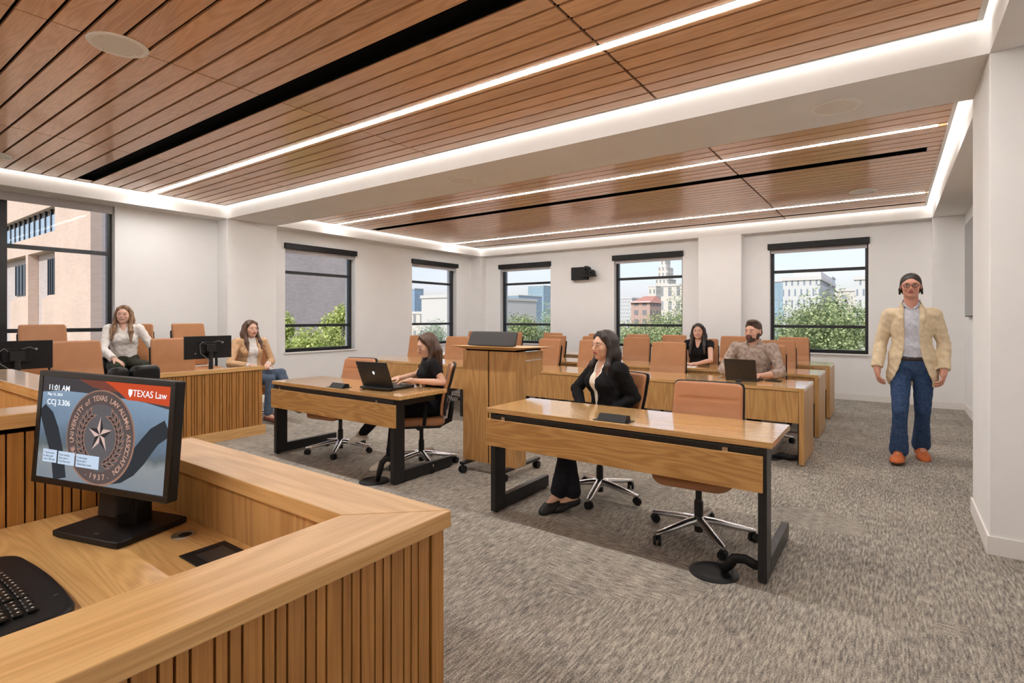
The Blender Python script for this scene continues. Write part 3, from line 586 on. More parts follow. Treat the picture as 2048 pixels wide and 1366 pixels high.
# ------------------------------------------------------------ front tables
TZ = .755
def front_table(x0, x1, lab, lx0, lx1):
    y0, y1 = 3.02, 3.60; t = thing('front_table', lab, 'table', ((x0+x1)/2, (y0+y1)/2, 0), 0, 'front tables'); cx, cy = t.location.x, t.location.y
    MB().box(x0-cx, x1-cx, y0-cy, y1-cy, TZ-.033, TZ).build('tabletop', M['top'], t, bevel=.002)
    MB().box(x0-cx+.005, x1-cx-.045, -.012+y0-cy, .008+y0-cy, .488, .678).build('modesty_panel', M['panel'], t, bevel=.0015)
    MB().box(lx0-cx, lx1-cx, .012+y0-cy, .06+y0-cy, .672, .712).build('rail', M['black'], t, bevel=.003)
    for bx_ in (lx0-cx+.08, lx1-cx-.20): MB().box(bx_, bx_+.03, .002+y0-cy, .012+y0-cy, .675, .70).build('bracket', M['chrome'], t)
    for lx in (lx0, lx1):
        m = MB(); a = lx-cx; m.box(a-.022, a+.022, .010+y0-cy, .135+y0-cy, .012, TZ-.034); m.box(a-.022, a+.022, .135+y0-cy, .74+y0-cy, .012, .105); m.box(a-.022, a+.022, .135+y0-cy, .50+y0-cy, .66, TZ-.034)
        m.cyl((a, .05+y0-cy, 0), (a, .05+y0-cy, .012), .016, 12); m.cyl((a, .70+y0-cy, 0), (a, .70+y0-cy, .012), .016, 12)
        m.build('leg', M['black'], t, bevel=.004)
    return t
front_table(-2.385, -.505, 'oak front table nearest the camera with black angular legs', -2.335, -.555)
front_table(-5.205, -3.300, 'oak front table further left carrying the big black laptop', -5.16, -3.40)
def power_box(x, y, lab, w_=.19):
    t = thing('power_box', lab, 'power outlet', (x, y, TZ)); m = MB()
    m.box(-w_/2-.025, w_/2+.025, -.055, .055, 0, .003); m.prism([(-.045, 0), (.045, 0), (.040, .032), (-.005, .040)], w_, Matrix.Translation((-w_/2, 0, .002)) @ Matrix(((0, 0, 1, 0), (1, 0, 0, 0), (0, 1, 0, 0), (0, 0, 0, 1)))); m.build('flip_lid', M['bplastic'], t, bevel=.003); return t
power_box(-1.43, 3.10, 'black flip-up power box on the nearest front table'); power_box(-4.20, 3.10, 'black flip-up power box left of the laptop on the other front table')
def floor_port(x, y, lab, path):
    t = thing('floor_port', lab, 'floor outlet', (x, y, 0)); shade(MB().lathe((0, 0, 0), [(.13, 0), (.128, .006), (.10, .012), (.098, .009), (.01, .010)], 40).build('cover_disc', M['bplastic'], t))
    m = MB().tube([(p[0], p[1], p[2]) for p in path], [.012]+[.019]*(len(path)-2)+[.014], 10, flat=1.6); m.build('cable_sleeve', M['bplastic'], t, smooth=True)
floor_port(-.80, 3.03, 'black round floor port beside the near leg of the nearest table', [(.04, .02, .01), (.07, .035, .05), (.10, .04, .09), (.15, .05, .095), (.20, .055, .075), (.235, .06, .07)])
floor_port(-3.62, 3.03, 'black round floor port under the laptop table by its right leg', [(.04, .0, .01), (.055, .01, .09), (.08, .015, .17), (.13, .02, .215), (.20, .03, .21)])
floor_port(-1.02, 5.86, 'black round floor port behind the first audience desk', [(.05, 0, .01), (.12, -.01, .04), (.2, -.02, .03), (.29, -.04, .05)])
# ------------------------------------------------------------ audience desks
def row_desk(x0, x1, y0, y1, lab, legs=()):
    t = thing('audience_desk', lab, 'desk', ((x0+x1)/2, (y0+y1)/2, 0), 0, 'audience desks'); cx, cy = t.location.x, t.location.y; a, b, c, d = x0-cx, x1-cx, y0-cy, y1-cy
    MB().box(a, b, c, d, .705, .737).build('desktop', M['top'], t, bevel=.0015)
    MB().box(a+.01, b-.05, c+.012, c+.034, .40, .700).build('front_panel', M['oak_z'], t, bevel=.001)
    MB().box(b-.045, b, c, d, .012, .7045).build('end_panel', M['oak_z'], t, bevel=.0015)
    for lx in legs:
        m = MB().box(lx-cx-.03, lx-cx+.03, c+.05, c+.16, .012, .70).box(lx-cx-.03, lx-cx+.03, c+.16, d-.05, .012, .08); m.cyl((lx-cx, c+.1, 0), (lx-cx, c+.1, .012), .016, 12); m.build('leg', M['black'], t, bevel=.003)
    m = MB().box(b-.062, b-.046, c+.06, c+.12, .0, .40); m.build('cable_chase', M['bplastic'], t)
row_desk(-7.34, -.675, 5.665, 6.39, 'long oak desk of the first audience row', (-4.965, -2.3, -7.2))
row_desk(-7.2, -.695, 7.11, 7.84, 'long oak desk of the middle audience row', (-4.2, -6.9))
row_desk(-7.9, -.705, 8.57, 9.28, 'long oak desk of the rearmost audience row', (-4.2, -7.6))
# ------------------------------------------------------------ lectern
t = thing('lectern', 'tall oak lectern on black casters between the front tables', 'lectern', (-2.93, 3.95, 0)); X0, X1, Y0, Y1 = -.31, .29, -.20, -.045
m = MB().box(X0, -.018, Y0, Y1, .10, 1.105); m.build('left_cabinet', M['oak_z'], t, bevel=.002)
MB().box(-.004, X1, Y0, Y1, .10, 1.105).build('right_cabinet', M['oak_z'], t, bevel=.002)
MB().box(-.02, 0, Y0+.01, Y1, .10, 1.105).build('gap_strip', M['dark'], t)
for s_, nm in ((X1-.02, 'right'), (X0, 'left')):
    m = MB(); m.prism([(Y1, .83), (Y1+.28, .915), (Y1+.28, 1.02), (Y1, 1.02)], .02, Matrix.Translation((s_, 0, 0)) @ Matrix(((0, 0, 1, 0), (1, 0, 0, 0), (0, 1, 0, 0), (0, 0, 0, 1)))); m.box(s_, s_+.02, Y1, Y1+.28, 1.026, 1.10)
    m.build('side_wing', M['oak_z'], t, bevel=.001)
MB().box(X0+.02, X1-.02, Y1, Y1+.28, .99, 1.02).build('shelf', M['oak_y'], t)
m = MB().box(X0+.02, X1-.02, Y0+.02, Y1+.27, 1.105, 1.118); m.build('top_reveal', M['dark'], t)
def topv(): 
    m = MB(); zt = 1.142; m.add([(X0-.10, Y0-.06, zt+.006), (X1+.08, Y0-.06, zt+.006), (X1+.09, Y1+.34, zt-.008), (X0-.11, Y1+.34, zt-.008), (X0+.02, Y0-.0, zt-.024), (X1-.02, Y0-.0, zt-.024), (X1-.02, Y1+.28, zt-.024), (X0+.02, Y1+.28, zt-.024)], [(0, 1, 2, 3), (7, 6, 5, 4), (0, 4, 5, 1), (1, 5, 6, 2), (2, 6, 7, 3), (3, 7, 4, 0)]); return m
topv().build('top_board', M['ledge_x'], t, bevel=.002)
for s_ in (-.24, .22):
    m = MB().box(s_-.025, s_+.025, Y0-.10, .26, .075, .10); m.build('foot_bar', M['black'], t, bevel=.003)
    for yy in (Y0-.085, .235):
        m = MB()
        for q in (-1, 1): m.tube([(s_+q*.006, yy, .034), (s_+q*.026, yy, .034)], [.034, .031], 18)
        m.cyl((s_, yy, .03), (s_, yy, .08), .012, 10); m.build('caster', M['bplastic'], t)
t = thing('touch_panel', 'low dark control screen tilted on top of the lectern, seen from behind', 'screen', (-2.955, 3.80, 1.147))
MB().slab(.545, .13, .03, .018, lambda x, z, d: (x*(1-.05*(z+.065)/.13), d+(z+.065)*.45, z+.067), 10, 8, .006).build('housing', mat('dark_grey_casing', (.035, .034, .034), .6), t, smooth=True)
MB().box(-.2, .2, .015, .12, 0, .02).build('stand', M['bplastic'], t, bevel=.003)

# ------------------------------------------------------------ slatted panels
def slats(m, p0, p1, plane, along, z0, z1, side, wide=.031, nar=.017, gap=.0045, depth=.012, pat=(1, 0, 0)):
    """slat strips standing proud of plane; along 'y' -> plane is x=const; side = outward sign"""
    p = p0; i = 0
    while p < p1-.004:
        w_ = wide if pat[i % len(pat)] else nar; q = min(p+w_, p1); a, b = sorted((plane, plane+side*depth))
        m.box(a, b, p, q, z0, z1) if along == 'y' else m.box(p, q, a, b, z0, z1)
        p = q+gap; i += 1
    return m
# ------------------------------------------------------------ clerk's bench in the foreground
t = thing('clerk_bench', 'oak bench with slatted sides and raised ledge in the foreground', 'bench', (-1.5, .4, 0)); iv = Matrix.Translation(-t.location)
def W(o): o.matrix_parent_inverse = iv; return o
XO, YO, XI, YI = -.842, .933, -1.026, .762; ZL0, ZL1 = .911, .95
def quadprism(pts, z0, z1): n = len(pts); return MB().add([(x, y, z0) for x, y in pts]+[(x, y, z1) for x, y in pts], [tuple(range(n-1, -1, -1)), tuple(range(n, 2*n))]+[(i, (i+1) % n, n+(i+1) % n, n+i) for i in range(n)])
W(quadprism([(-2.155, YI), (XI, YI), (XO, YO), (-2.155, YO)], ZL0, ZL1).build('ledge', M['ledge_x'], t, bevel=.0025))
W(quadprism([(XI, YI), (XI, -1.2), (XO, -1.2), (XO, YO)], ZL0, ZL1).build('ledge', M['ledge_y'], t, bevel=.0025))
W(MB().box(-2.15, XI-.012, YI+.014, YO-.03, 0, ZL0-.008).box(XI-.012+.0, XO-.030, -1.2, YO-.03, 0, ZL0-.008).build('wall_core', M['oak_z'], t))
W(MB().box(-2.15, XI+.02, YI+.03, YO-.04, ZL0-.008, ZL0).box(XI, XO-.04, -1.2, YO-.04, ZL0-.008, ZL0).build('reveal', M['dark'], t))
W(MB().box(XO-.034, XO-.030, -1.2, YO-.035, 0.05, ZL0-.009).build('groove_backing', M['dark'], t))
m = MB(); slats(m, -1.2, YO-.056, XO-.030, 'y', .0, ZL0-.001, 1, depth=.017)
m.box(XO-.030, XO-.013, YO-.051, YO-.013, 0, ZL0-.001)
W(m.build('slats', M['oak_slat'], t))
W(MB().box(-2.15, XO-.030, YO-.029, YO-.013, 0, ZL0-.001).build('far_panel', M['oak_z'], t))
W(MB().box(-2.169, XI-.013, -1.2, YI+.013, .735, .770).build('desktop', M['oak_desk'], t, bevel=.001))
# judge's bench to the left, 16 cm higher
t2 = thing('judge_bench', 'taller oak bench with slatted side rising at the left of the desk', 'bench', (-3.1, .2, 0)); iv2 = Matrix.Translation(-t2.location)
def W2(o): o.matrix_parent_inverse = iv2; return o
Z0, Z1 = 1.066, 1.110
W2(quadprism([(-2.335, .635), (-2.335, -1.4), (-2.158, -1.4), (-2.158, .812)], Z0, Z1).build('ledge', M['oak_y'], t2, bevel=.0025))
W2(quadprism([(-4.10, .812), (-3.92, .635), (-2.335, .635), (-2.158, .812)], Z0, Z1).build('ledge', M['top'], t2, bevel=.0025))
W2(quadprism([(-4.10, .812), (-4.10, -1.4), (-3.92, -1.4), (-3.92, .635)], Z0, Z1).build('ledge', M['oak_y'], t2, bevel=.0025))
W2(MB().box(-4.08, -2.20, .655, .795, 0, Z0-.012).box(-4.08, -3.94, -1.4, .655, 0, Z0-.012).box(-2.31, -2.20, -1.4, .655, 0, Z0-.012).build('wall_core', M['oak_z'], t2))
W2(MB().box(-4.07, -2.195, .665, .79, Z0-.012, Z0).box(-4.07, -3.95, -1.4, .665, Z0-.012, Z0).box(-2.30, -2.19, -1.4, .665, Z0-.012, Z0).build('reveal', M['dark'], t2))
W2(MB().box(-2.199, -2.190, -1.4, .79, 0, Z0-.004).build('groove_backing', M['dark'], t2))
W2(slats(MB(), -1.4, .78, -2.190, 'y', 0, Z0-.016, 1, wide=.038, nar=.019, gap=.005, depth=.016).build('slats', M['oak_slat'], t2))
W2(MB().box(-3.92, -2.335, -1.3, .63, .78, .81).build('desktop', M['oak_desk'], t2))
# ------------------------------------------------------------ things on the clerk's desk
mo = thing('monitor', 'black desktop monitor showing a bronze seal and an orange banner', 'monitor', (-1.863, .638, .770), R(16)); 
def quadframe():
    o_ = Vector((-1.7975, .5415, 1.078)); wd = Vector((.944, .329, -.033)).normalized(); hd = Vector((-.094, -.09, -.992)); hd = (hd-wd*hd.dot(wd)).normalized(); n_ = wd.cross(-hd).normalized()
    if n_.y > 0: n_ = -n_
    return Matrix(((wd.x, -hd.x, n_.x, o_.x), (wd.y, -hd.y, n_.y, o_.y), (wd.z, -hd.z, n_.z, o_.z), (0, 0, 0, 1)))
QF = quadframe(); bpy.context.view_layer.update(); LQ = mo.matrix_world.inverted() @ QF   # local x right, y up, z toward viewer
def sub(o, mt=LQ): o.matrix_basis = mt; return o
m = MB().box(-.255, .255, -.161, .161, -.030, 0); bz = sub(m.build('housing', M['bplastic'], mo, bevel=.004))
m = MB(); m.box(-.255, .255, .146, .161, 0, .004); m.box(-.255, .255, -.161, -.143, 0, .004); m.box(-.255, -.239, -.143, .146, 0, .004); m.box(.239, .255, -.143, .146, 0, .004); sub(m.build('bezel', mat('bezel', (.010, .010, .010), .28), mo, bevel=.0015))
m = MB().box(-.035, .035, -.24, .0, -.075, -.031); sub(m.build('mount', M['bplastic'], mo, bevel=.006))
MB().box(-.04, .04, -.02, .035, .0, .20).build('neck', M['bplastic'], mo, bevel=.006)
m = MB().slab(.275, .215, .018, .012, lambda x, z, d: (x-.015, z-.02, .010-d), 6, 6, .003).build('foot', M['bplastic'], mo)
def scr(c, s=1.0): return emis('screen_colour', c, s)
def screen_mat():
    m = bpy.data.materials.new('screen_photo'); m.use_nodes = True; n = m.node_tree.nodes; l = m.node_tree.links; n.clear()
    tc = n.new('ShaderNodeTexCoord'); sp = n.new('ShaderNodeSeparateXYZ'); l.new(tc.outputs['Object'], sp.inputs[0])
    mr = n.new('ShaderNodeMapRange'); mr.inputs[1].default_value = -.143; mr.inputs[2].default_value = .146; l.new(sp.outputs[1], mr.inputs[0])
    nz = n.new('ShaderNodeTexNoise'); nz.inputs['Scale'].default_value = 14; l.new(tc.outputs['Object'], nz.inputs[0])
    ad = n.new('ShaderNodeMath'); ad.operation = 'MULTIPLY_ADD'; ad.inputs[1].default_value = .25; l.new(nz.outputs[0], ad.inputs[0]); l.new(mr.outputs[0], ad.inputs[2])
    cr = n.new('ShaderNodeValToRGB'); e = cr.color_ramp.elements; e[0].position = .1; e[0].color = srgb(140, 148, 158); e[1].position = 1; e[1].color = srgb(150, 172, 196)
    for p, c in ((.36, srgb(158, 162, 164)), (.46, srgb(110, 118, 120)), (.52, srgb(108, 122, 138)), (.7, srgb(128, 148, 170))): q = e.new(p); q.color = c
    l.new(ad.outputs[0], cr.inputs[0]); em = n.new('ShaderNodeEmission'); em.inputs[1].default_value = .62; l.new(cr.outputs[0], em.inputs[0]); o = n.new('ShaderNodeOutputMaterial'); l.new(em.outputs[0], o.inputs[0]); return m
scn = sub(MB().box(-.239, .239, -.143, .146, 0, .001).build('screen', screen_mat(), mo))
def onscreen(m, name, mt): return m.build(name, mt, scn)
def disc(m, cx, cy, rx, ry, z0, z1, n=64, a0=0): pts = [(cx+rx*math.cos(2*PI*k/n+a0), cy+ry*math.sin(2*PI*k/n+a0)) for k in range(n)]; return m.prism(pts, z1-z0, Matrix.Translation((0, 0, z0)))
def band(pts, wd, z0, z1):
    m = MB(); L = []; Rr = []
    for i, p in enumerate(pts):
        a = Vector(pts[max(i-1, 0)]); b = Vector(pts[min(i+1, len(pts)-1)]); d = (b-a).normalized(); nn = Vector((-d.y, d.x)); ww = wd[i] if hasattr(wd, '__len__') else wd
        L.append(Vector(p)+nn*ww/2); Rr.append(Vector(p)-nn*ww/2)
    for i in range(len(pts)-1): m.prism([tuple(L[i]), tuple(Rr[i]), tuple(Rr[i+1]), tuple(L[i+1])], z1-z0, Matrix.Translation((0, 0, z0)))
    return m
def clipx(p): return (min(max(p[0], -.238), .238), min(max(p[1], -.142), .145))
DK = scr(srgb(46, 48, 52), 1); 
m = MB(); m.prism([(-.239, .146), (.239, .146), (.239, .085), (.15, .098), (.05, .104), (-.08, .108), (-.17, .108), (-.239, .100)], .0003, Matrix.Translation((0, 0, .001))); onscreen(m, 'banner_shade', scr(srgb(64, 60, 62)))
m = band([(-.235, .055), (-.212, .03), (-.19, -.01), (-.172, -.05), (-.157, -.09), (-.145, -.141)], [.03, .05, .055, .052, .05, .05], .001, .0013); onscreen(m, 'ribbon', DK)
m = band([(-.02, -.105), (.03, -.108), (.075, -.098), (.112, -.078), (.142, -.05), (.168, -.018), (.193, .010), (.236, .036)], [.06, .06, .06, .058, .055, .052, .050, .046], .001, .0013); onscreen(m, 'ribbon', DK)
BR = scr(srgb(138, 104, 90)); BRL = scr(srgb(178, 140, 124)); BG = scr(srgb(50, 46, 47)); BM = scr(srgb(88, 84, 86)); SL = scr(srgb(190, 164, 156))
CXs, CYs, RXs, RYs = -.002, -.012, .128, .133
onscreen(disc(MB(), CXs, CYs, RXs, RYs, .0014, .0018), 'coin_rim', BR); onscreen(disc(MB(), CXs-.001, CYs+.001, RXs-.004, RYs-.005, .0018, .0021), 'coin_ring', scr(srgb(84, 72, 70))); 
onscreen(disc(MB(), CXs, CYs, RXs*.70, RYs*.70, .0021, .0024), 'coin_field', BM)
def text(s_, size, x, y, z, mt, rot=0, name='lettering', align='LEFT', parent=None, ext=.0002, sx=1, sy=1, bold=0):
    cu = bpy.data.curves.new(name, 'FONT'); cu.body = s_; cu.size = size; cu.align_x = align; cu.extrude = ext; cu.offset = bold; o = bpy.data.objects.new(name, cu); sc.collection.objects.link(o)
    dg = bpy.context.evaluated_depsgraph_get(); me = bpy.data.meshes.new_from_object(o.evaluated_get(dg)); bpy.data.objects.remove(o); bpy.data.curves.remove(cu); me.materials.clear(); me.materials.append(mt)
    o = bpy.data.objects.new(name, me); sc.collection.objects.link(o); o.matrix_basis = Matrix.Translation((x, y, z)) @ Matrix.Rotation(rot, 4, 'Z') @ Matrix.Diagonal((sx, sy, 1, 1)); o.parent = parent or scn; return o
m = MB()
ring_s = 'THE UNIVERSITY of TEXAS LAW ALUMNI ASSOCIATION'
def ringtext(s_, a0, a1, flip=False):
    for i, ch in enumerate(s_):
        if ch == ' ': continue
        a = R(a0+(a1-a0)*i/(len(s_)-1)); x = CXs+RXs*.775*math.cos(a); y = CYs+RYs*.775*math.sin(a)
        if flip: x = CXs+RXs*.87*math.cos(a); y = CYs+RYs*.87*math.sin(a)
        text(ch, .021, x, y, .0024, BRL, a+(PI/2 if flip else -PI/2), 'letter', 'CENTER', bold=.0001)
ringtext(ring_s, 212, -52); ringtext('.1937.', 248, 292, True)
m = MB(); n5 = 5
for k in range(10):
    a = PI/2+k*PI/5; r1 = .052 if k % 2 == 0 else .021; b = PI/2+(k+1)*PI/5; r2 = .021 if k % 2 == 0 else .052
    m.mi = k % 2; m.prism([(CXs, CYs+.008), (CXs+r1*math.cos(a)*.88, CYs+.008+r1*math.sin(a)), (CXs+r2*math.cos(b)*.88, CYs+.008+r2*math.sin(b))], .0003, Matrix.Translation((0, 0, .0024)))
m.build('star', [SL, BG], scn)
for s_ in (-1, 1):
    m = MB()
    for k in range(11):
        a = R(-90+s_*(12+k*12.5)); x = CXs+RXs*.55*math.cos(a)*1.0; y = CYs+RYs*.55*math.sin(a); dr = a+s_*PI/2
        for off in (-.5, .5):
            d = dr+off; L = .034; q = [(x, y), (x+math.cos(d+.35)*L*.5, y+math.sin(d+.35)*L*.5), (x+math.cos(d)*L, y+math.sin(d)*L), (x+math.cos(d-.35)*L*.5, y+math.sin(d-.35)*L*.5)]
            m.mi = 0; m.prism(q, .0002, Matrix.Translation((0, 0, .0024))); q2 = [((u-x)*.6+x+math.cos(d)*.004, (v-y)*.6+y+math.sin(d)*.004) for u, v in q]; m.mi = 1; m.prism(q2, .0002, Matrix.Translation((0, 0, .0026)))
    m.build('wreath', [BR, BG], scn)
m = MB()
m.prism([(.0, .146), (.239, .146), (.239, .094), (.14, .100), (.09, .100), (.06, .118), (.03, .134)], .0003, Matrix.Translation((0, 0, .0028))); onscreen(m, 'banner', scr(srgb(178, 70, 42))); m = MB().prism([(-.10, .146), (.0, .146), (.03, .134), (.06, .118), (.02, .120), (-.04, .126)], .0002, Matrix.Translation((0, 0, .0028))); onscreen(m, 'banner_fade', scr(srgb(108, 62, 52)))
WH = scr(srgb(225, 230, 238)); text('TEXAS Law', .026, .108, .112, .0032, WH, sx=.95)
onscreen(MB().prism([(.092, .130), (.106, .130), (.106, .118), (.099, .108), (.092, .118)], .0002, Matrix.Translation((0, 0, .0032))), 'shield', WH)
text('11:01 AM', .022, -.218, .108, .0016, WH, bold=.00015); text('May 15, 2024', .011, -.218, .092, .0016, WH); text('CCJ 3.306', .022, -.218, .066, .0016, WH, bold=.00015)
for k, (x0, x1) in enumerate(((-.215, -.160), (-.154, -.090), (-.084, .003))):
    onscreen(MB().box(x0, x1, -.098-.001*k, -.062-.001*k, .0030, .0033), 'caption_box', scr(srgb(176, 190, 208)))
    for r_ in range(3): text(('1 Touch screen', 'to wake panel', 'room 3.306 help', '2 Start meeting', 'Select source', 'Press Share now', '3 Connect laptop', 'Plug the cable in', 'Technical help on screen')[k*3+r_], .0085, x0+.003, -.074-.009*r_-.001*k, .0033, scr(srgb(60, 66, 76)), sx=(1 if k < 2 else .85)*.78)
text('hp', .02, 0, -.112+.0, .0, M['alu'], 0, 'emblem', 'CENTER', mo).matrix_basis = Matrix.Translation((.0, -.105, .0195))
m = MB().tube([(-.02, .04, .09), (-.06, .10, .06), (-.16, .12, .02), (-.20, .08, .10), (-.17, .06, .16)], .005, 8).tube([(.0, .03, .06), (-.05, .09, .03), (-.19, .12, .012), (-.22, .09, .04)], .004, 8); m.build('cable', M['bplastic'], mo, smooth=True)
t = thing('cable_grommet', 'oval black cable grommet in the desk beside the monitor foot', 'cable grommet', (-1.675, .70, .7705)); shade(MB().lathe((0, 0, 0), [(.030, 0), (.029, .003), (.02, .002), (.001, .002)], 28).build('ring', M['alu'], t)); MB().lathe((.006, .004, .0025), [(.017, 0), (.015, .001)], 20).build('cover', M['bplastic'], t)
t = thing('desk_power_module', 'black recessed power module in the clerk desk near the ledge corner', 'power outlet', (-1.455, .69, .7705)); MB().box(-.075, .075, -.06, .058, 0, .004).build('frame', M['bplastic'], t, bevel=.001); MB().box(-.04, .07, -.035, .035, .004, .007).build('lid', mat('dark_lid', (.02, .02, .02), .3), t, bevel=.001); MB().box(-.068, -.045, -.03, .03, .004, .006).build('latch', M['bplastic'], t)
# keyboard
kb = thing('keyboard', 'black curved keyboard on the desk cut by the picture edge', 'keyboard', (-1.60, .245, .771), R(1)); 
def kbf(x, z, d): return (x, z+.018*math.cos(x/.24*1.4)-.012, .012-d+.006*(z > 0))
MB().slab(.47, .27, .022, .05, kbf, 24, 8, .006).build('body', M['bplastic'], kb, smooth=True)
kbl = atZ(0, 0, .78) if 0 else None
k0 = None
for r_ in range(6):
    for c_ in range(19):
        x = -.21+c_*.0205+(.012 if c_ > 14 else (r_ % 3)*.003); y = -.055+r_*.0225+.014*math.cos(x/.24*1.4); z = .0215
        if k0 is None: km = MB().slab(.017, .018, .007, .003, lambda a, b, d: (a, b, -d), 3, 3, .002); km.mi = 1; km.box(-.004, -.001, .0, .004, .0035, .0038); k0 = km.build('key', [mat('key_black', (.010, .010, .011), .3), M['white']], kb); o = k0
        else: o = k0.copy(); sc.collection.objects.link(o)
        o.parent = kb; o.location = (x, y, z+.0120)
text('L', .012, .13, .112, .0305, M['alu'], 0, 'emblem', 'CENTER', kb)
# ------------------------------------------------------------ laptops
def laptop(lab, loc, rz, w_, d_, lid_h, tilt, mt, thick, name_extra=None):
    """hinge line at local y=0, keyboard toward +y"""
    t = thing('laptop', lab, 'laptop', loc, rz)
    MB().box(-w_/2, w_/2, -.01, d_, .002, thick).build('keyboard_deck', mt, t, bevel=.004)
    MB().box(-w_/2+.03, w_/2-.03, .03, d_*.58, thick, thick+.0015).build('keys', M['bplastic'], t)
    l_ = MB().box(-w_/2, w_/2, -.004, .004, 0, lid_h).build('lid', mt, t, bevel=.004); l_.location = (0, 0, thick); l_.rotation_euler = (R(tilt), 0, 0)
    MB().box(-w_/2+.008, w_/2-.008, .004, .0048, .012, lid_h-.008).build('screen', emis('laptop_screen', (.25, .3, .38), .6), l_)
    return t, l_
M['gamer'] = texmat('matte_graphite', (.012, .011, .012), (.018, .017, .018), nscale=80, rough=.42)
t, l_ = laptop('thick black laptop with a glowing emblem in front of the typing woman', (-3.79, 3.215, TZ), R(4), .385, .27, .245, 22, M['gamer'], .028)
MB().box(-.18, .18, -.055, -.008, .006, .026).build('rear_vent', M['gamer'], t, bevel=.006)
m = MB(); m.prism([(0, -.02), (.010, -.008), (.012, .006), (.006, .014), (-.006, .014), (-.012, .006), (-.010, -.008)], .001, Matrix(((1, 0, 0, 0), (0, 0, -1, -.0045), (0, 1, 0, .14), (0, 0, 0, 1)))); m.build('emblem', emis('emblem_glow', (.9, .93, 1), 1.2), l_)
M['space'] = mat('space_grey_aluminium', (.055, .047, .040), .38, .75)
t, l_ = laptop('thin dark grey laptop in front of the bearded man', (-1.31, 6.02, .737), R(-6), .325, .22, .225, 14, M['space'], .012)
m = MB(); c = [(.0165*math.cos(a)*(1+.06*math.cos(2*a)), .0165*math.sin(a)) for a in [2*PI*k/28 for k in range(28)]]; c = [(x, y) if math.hypot(x-.019, y-.002) > .009 else (.012, y) for x, y in c]
MX = Matrix(((-1, 0, 0, 0), (0, 0, -1, -.0045), (0, 1, 0, .12), (0, 0, 0, 1))); m.prism(c, .001, MX); m.prism([(0, .018), (.006, .023), (.006, .029), (0, .024)], .001, MX); m.build('emblem', M['black'], l_)
t = thing('smartphone', 'black phone lying on the first audience desk beside the man', 'phone', (-1.02, 6.16, .737), R(80)); MB().box(-.036, .036, -.075, .075, 0, .009).build('body', M['bplastic'], t, bevel=.003)
t = thing('mouse', 'small black mouse beside the thin laptop', 'mouse', (-1.30, 5.86, .737), R(20)); shade(MB().lathe((0, 0, 0), [(.03, 0), (.03, .008), (.022, .018), (.002, .022)], 18).build('body', M['bplastic'], t))
t = thing('paper_sheet', 'white sheet of paper in front of the smiling woman', 'paper', (-2.28, 7.36, .737), R(8)); MB().box(-.105, .105, -.148, .148, .0, .0012).build('sheet', mat('paper', (.8, .8, .78), .7), t)

# ------------------------------------------------------------ jury box
t = thing('jury_box', 'low slatted oak jury box rail at the left of the room', 'jury box', (-6.23, 2.2, 0)); iv3 = Matrix.Translation(-t.location)
def W3(o): o.matrix_parent_inverse = iv3; return o
W3(MB().box(-6.36, -6.215, -2.0, 3.52, .775, .818).build('rail', M['oak_y'], t, bevel=.002)); W3(MB().box(-6.34, -6.245, -2.0, 3.49, 0, .770).build('wall_core', M['oak_z'], t))
W3(MB().box(-6.245, -6.240, -2.0, 3.48, .1, .774).build('groove_backing', M['dark'], t)); m = slats(MB(), -2.0, 3.44, -6.240, 'y', .11, .768, 1, wide=.046, nar=.021, gap=.007, depth=.014, pat=(1, 0, 1, 0, 0)); m.box(-6.24, -6.226, 3.447, 3.49, .11, .768); W3(m.build('slats', M['oak_slat'], t))
W3(MB().box(-6.34, -6.205, -2.0, 3.525, 0, .112).build('plinth', M['oak_y'], t, bevel=.001))
struct(MB().box(-7.52, -6.345, -2.0, 3.45, 0, JF-.001).box(XL, -7.52, -2.0, 3.95, 0, JB-.001).build('floor.001', M['carpet']))
def jmon(y, lab, rz=0):
    t = thing('jury_monitor', lab, 'monitor', (-6.43, y, JF), 0, 'monitors in the jury box'); 
    MB().box(-.025, .0, -.26, .26, .865, 1.125).build('housing', M['bplastic'], t, bevel=.004)
    MB().box(-.027, -.0255, -.245, .245, .88, 1.11).build('screen', mat('screen_dark', (.01, .01, .012), .1), t)
    MB().box(.0, .03, -.10, .10, .93, 1.06).build('rear_cover', M['bplastic'], t, bevel=.008)
    MB().tube([(.05, 0, 0), (.05, 0, .95)], [.024, .024], 14).box(.02, .06, -.05, .05, .95, 1.03).build('post', M['black'], t)
    m = MB().tube([(.045, -.06, 1.03), (.06, -.09, 1.06), (.07, -.13, 1.03), (.07, -.12, .93), (.07, -.06, .88), (.07, -.02, .84)], .005, 6).tube([(.045, .03, 1.05), (.06, .08, 1.07), (.06, .12, 1.05)], .005, 6); m.build('cable', mat('grey_cable', (.12, .12, .12), .5), t, smooth=True)
    MB().cyl((.04, .13, 1.05), (.055, .13, 1.05), .010, 10).cyl((.04, -.17, .93), (.055, -.17, .93), .007, 10).build('screw', M['alu'], t)
jmon(2.965, 'black monitor seen from behind on a post by the end of the jury rail'); jmon(1.30, 'black monitor seen from behind at the left edge of the jury rail')
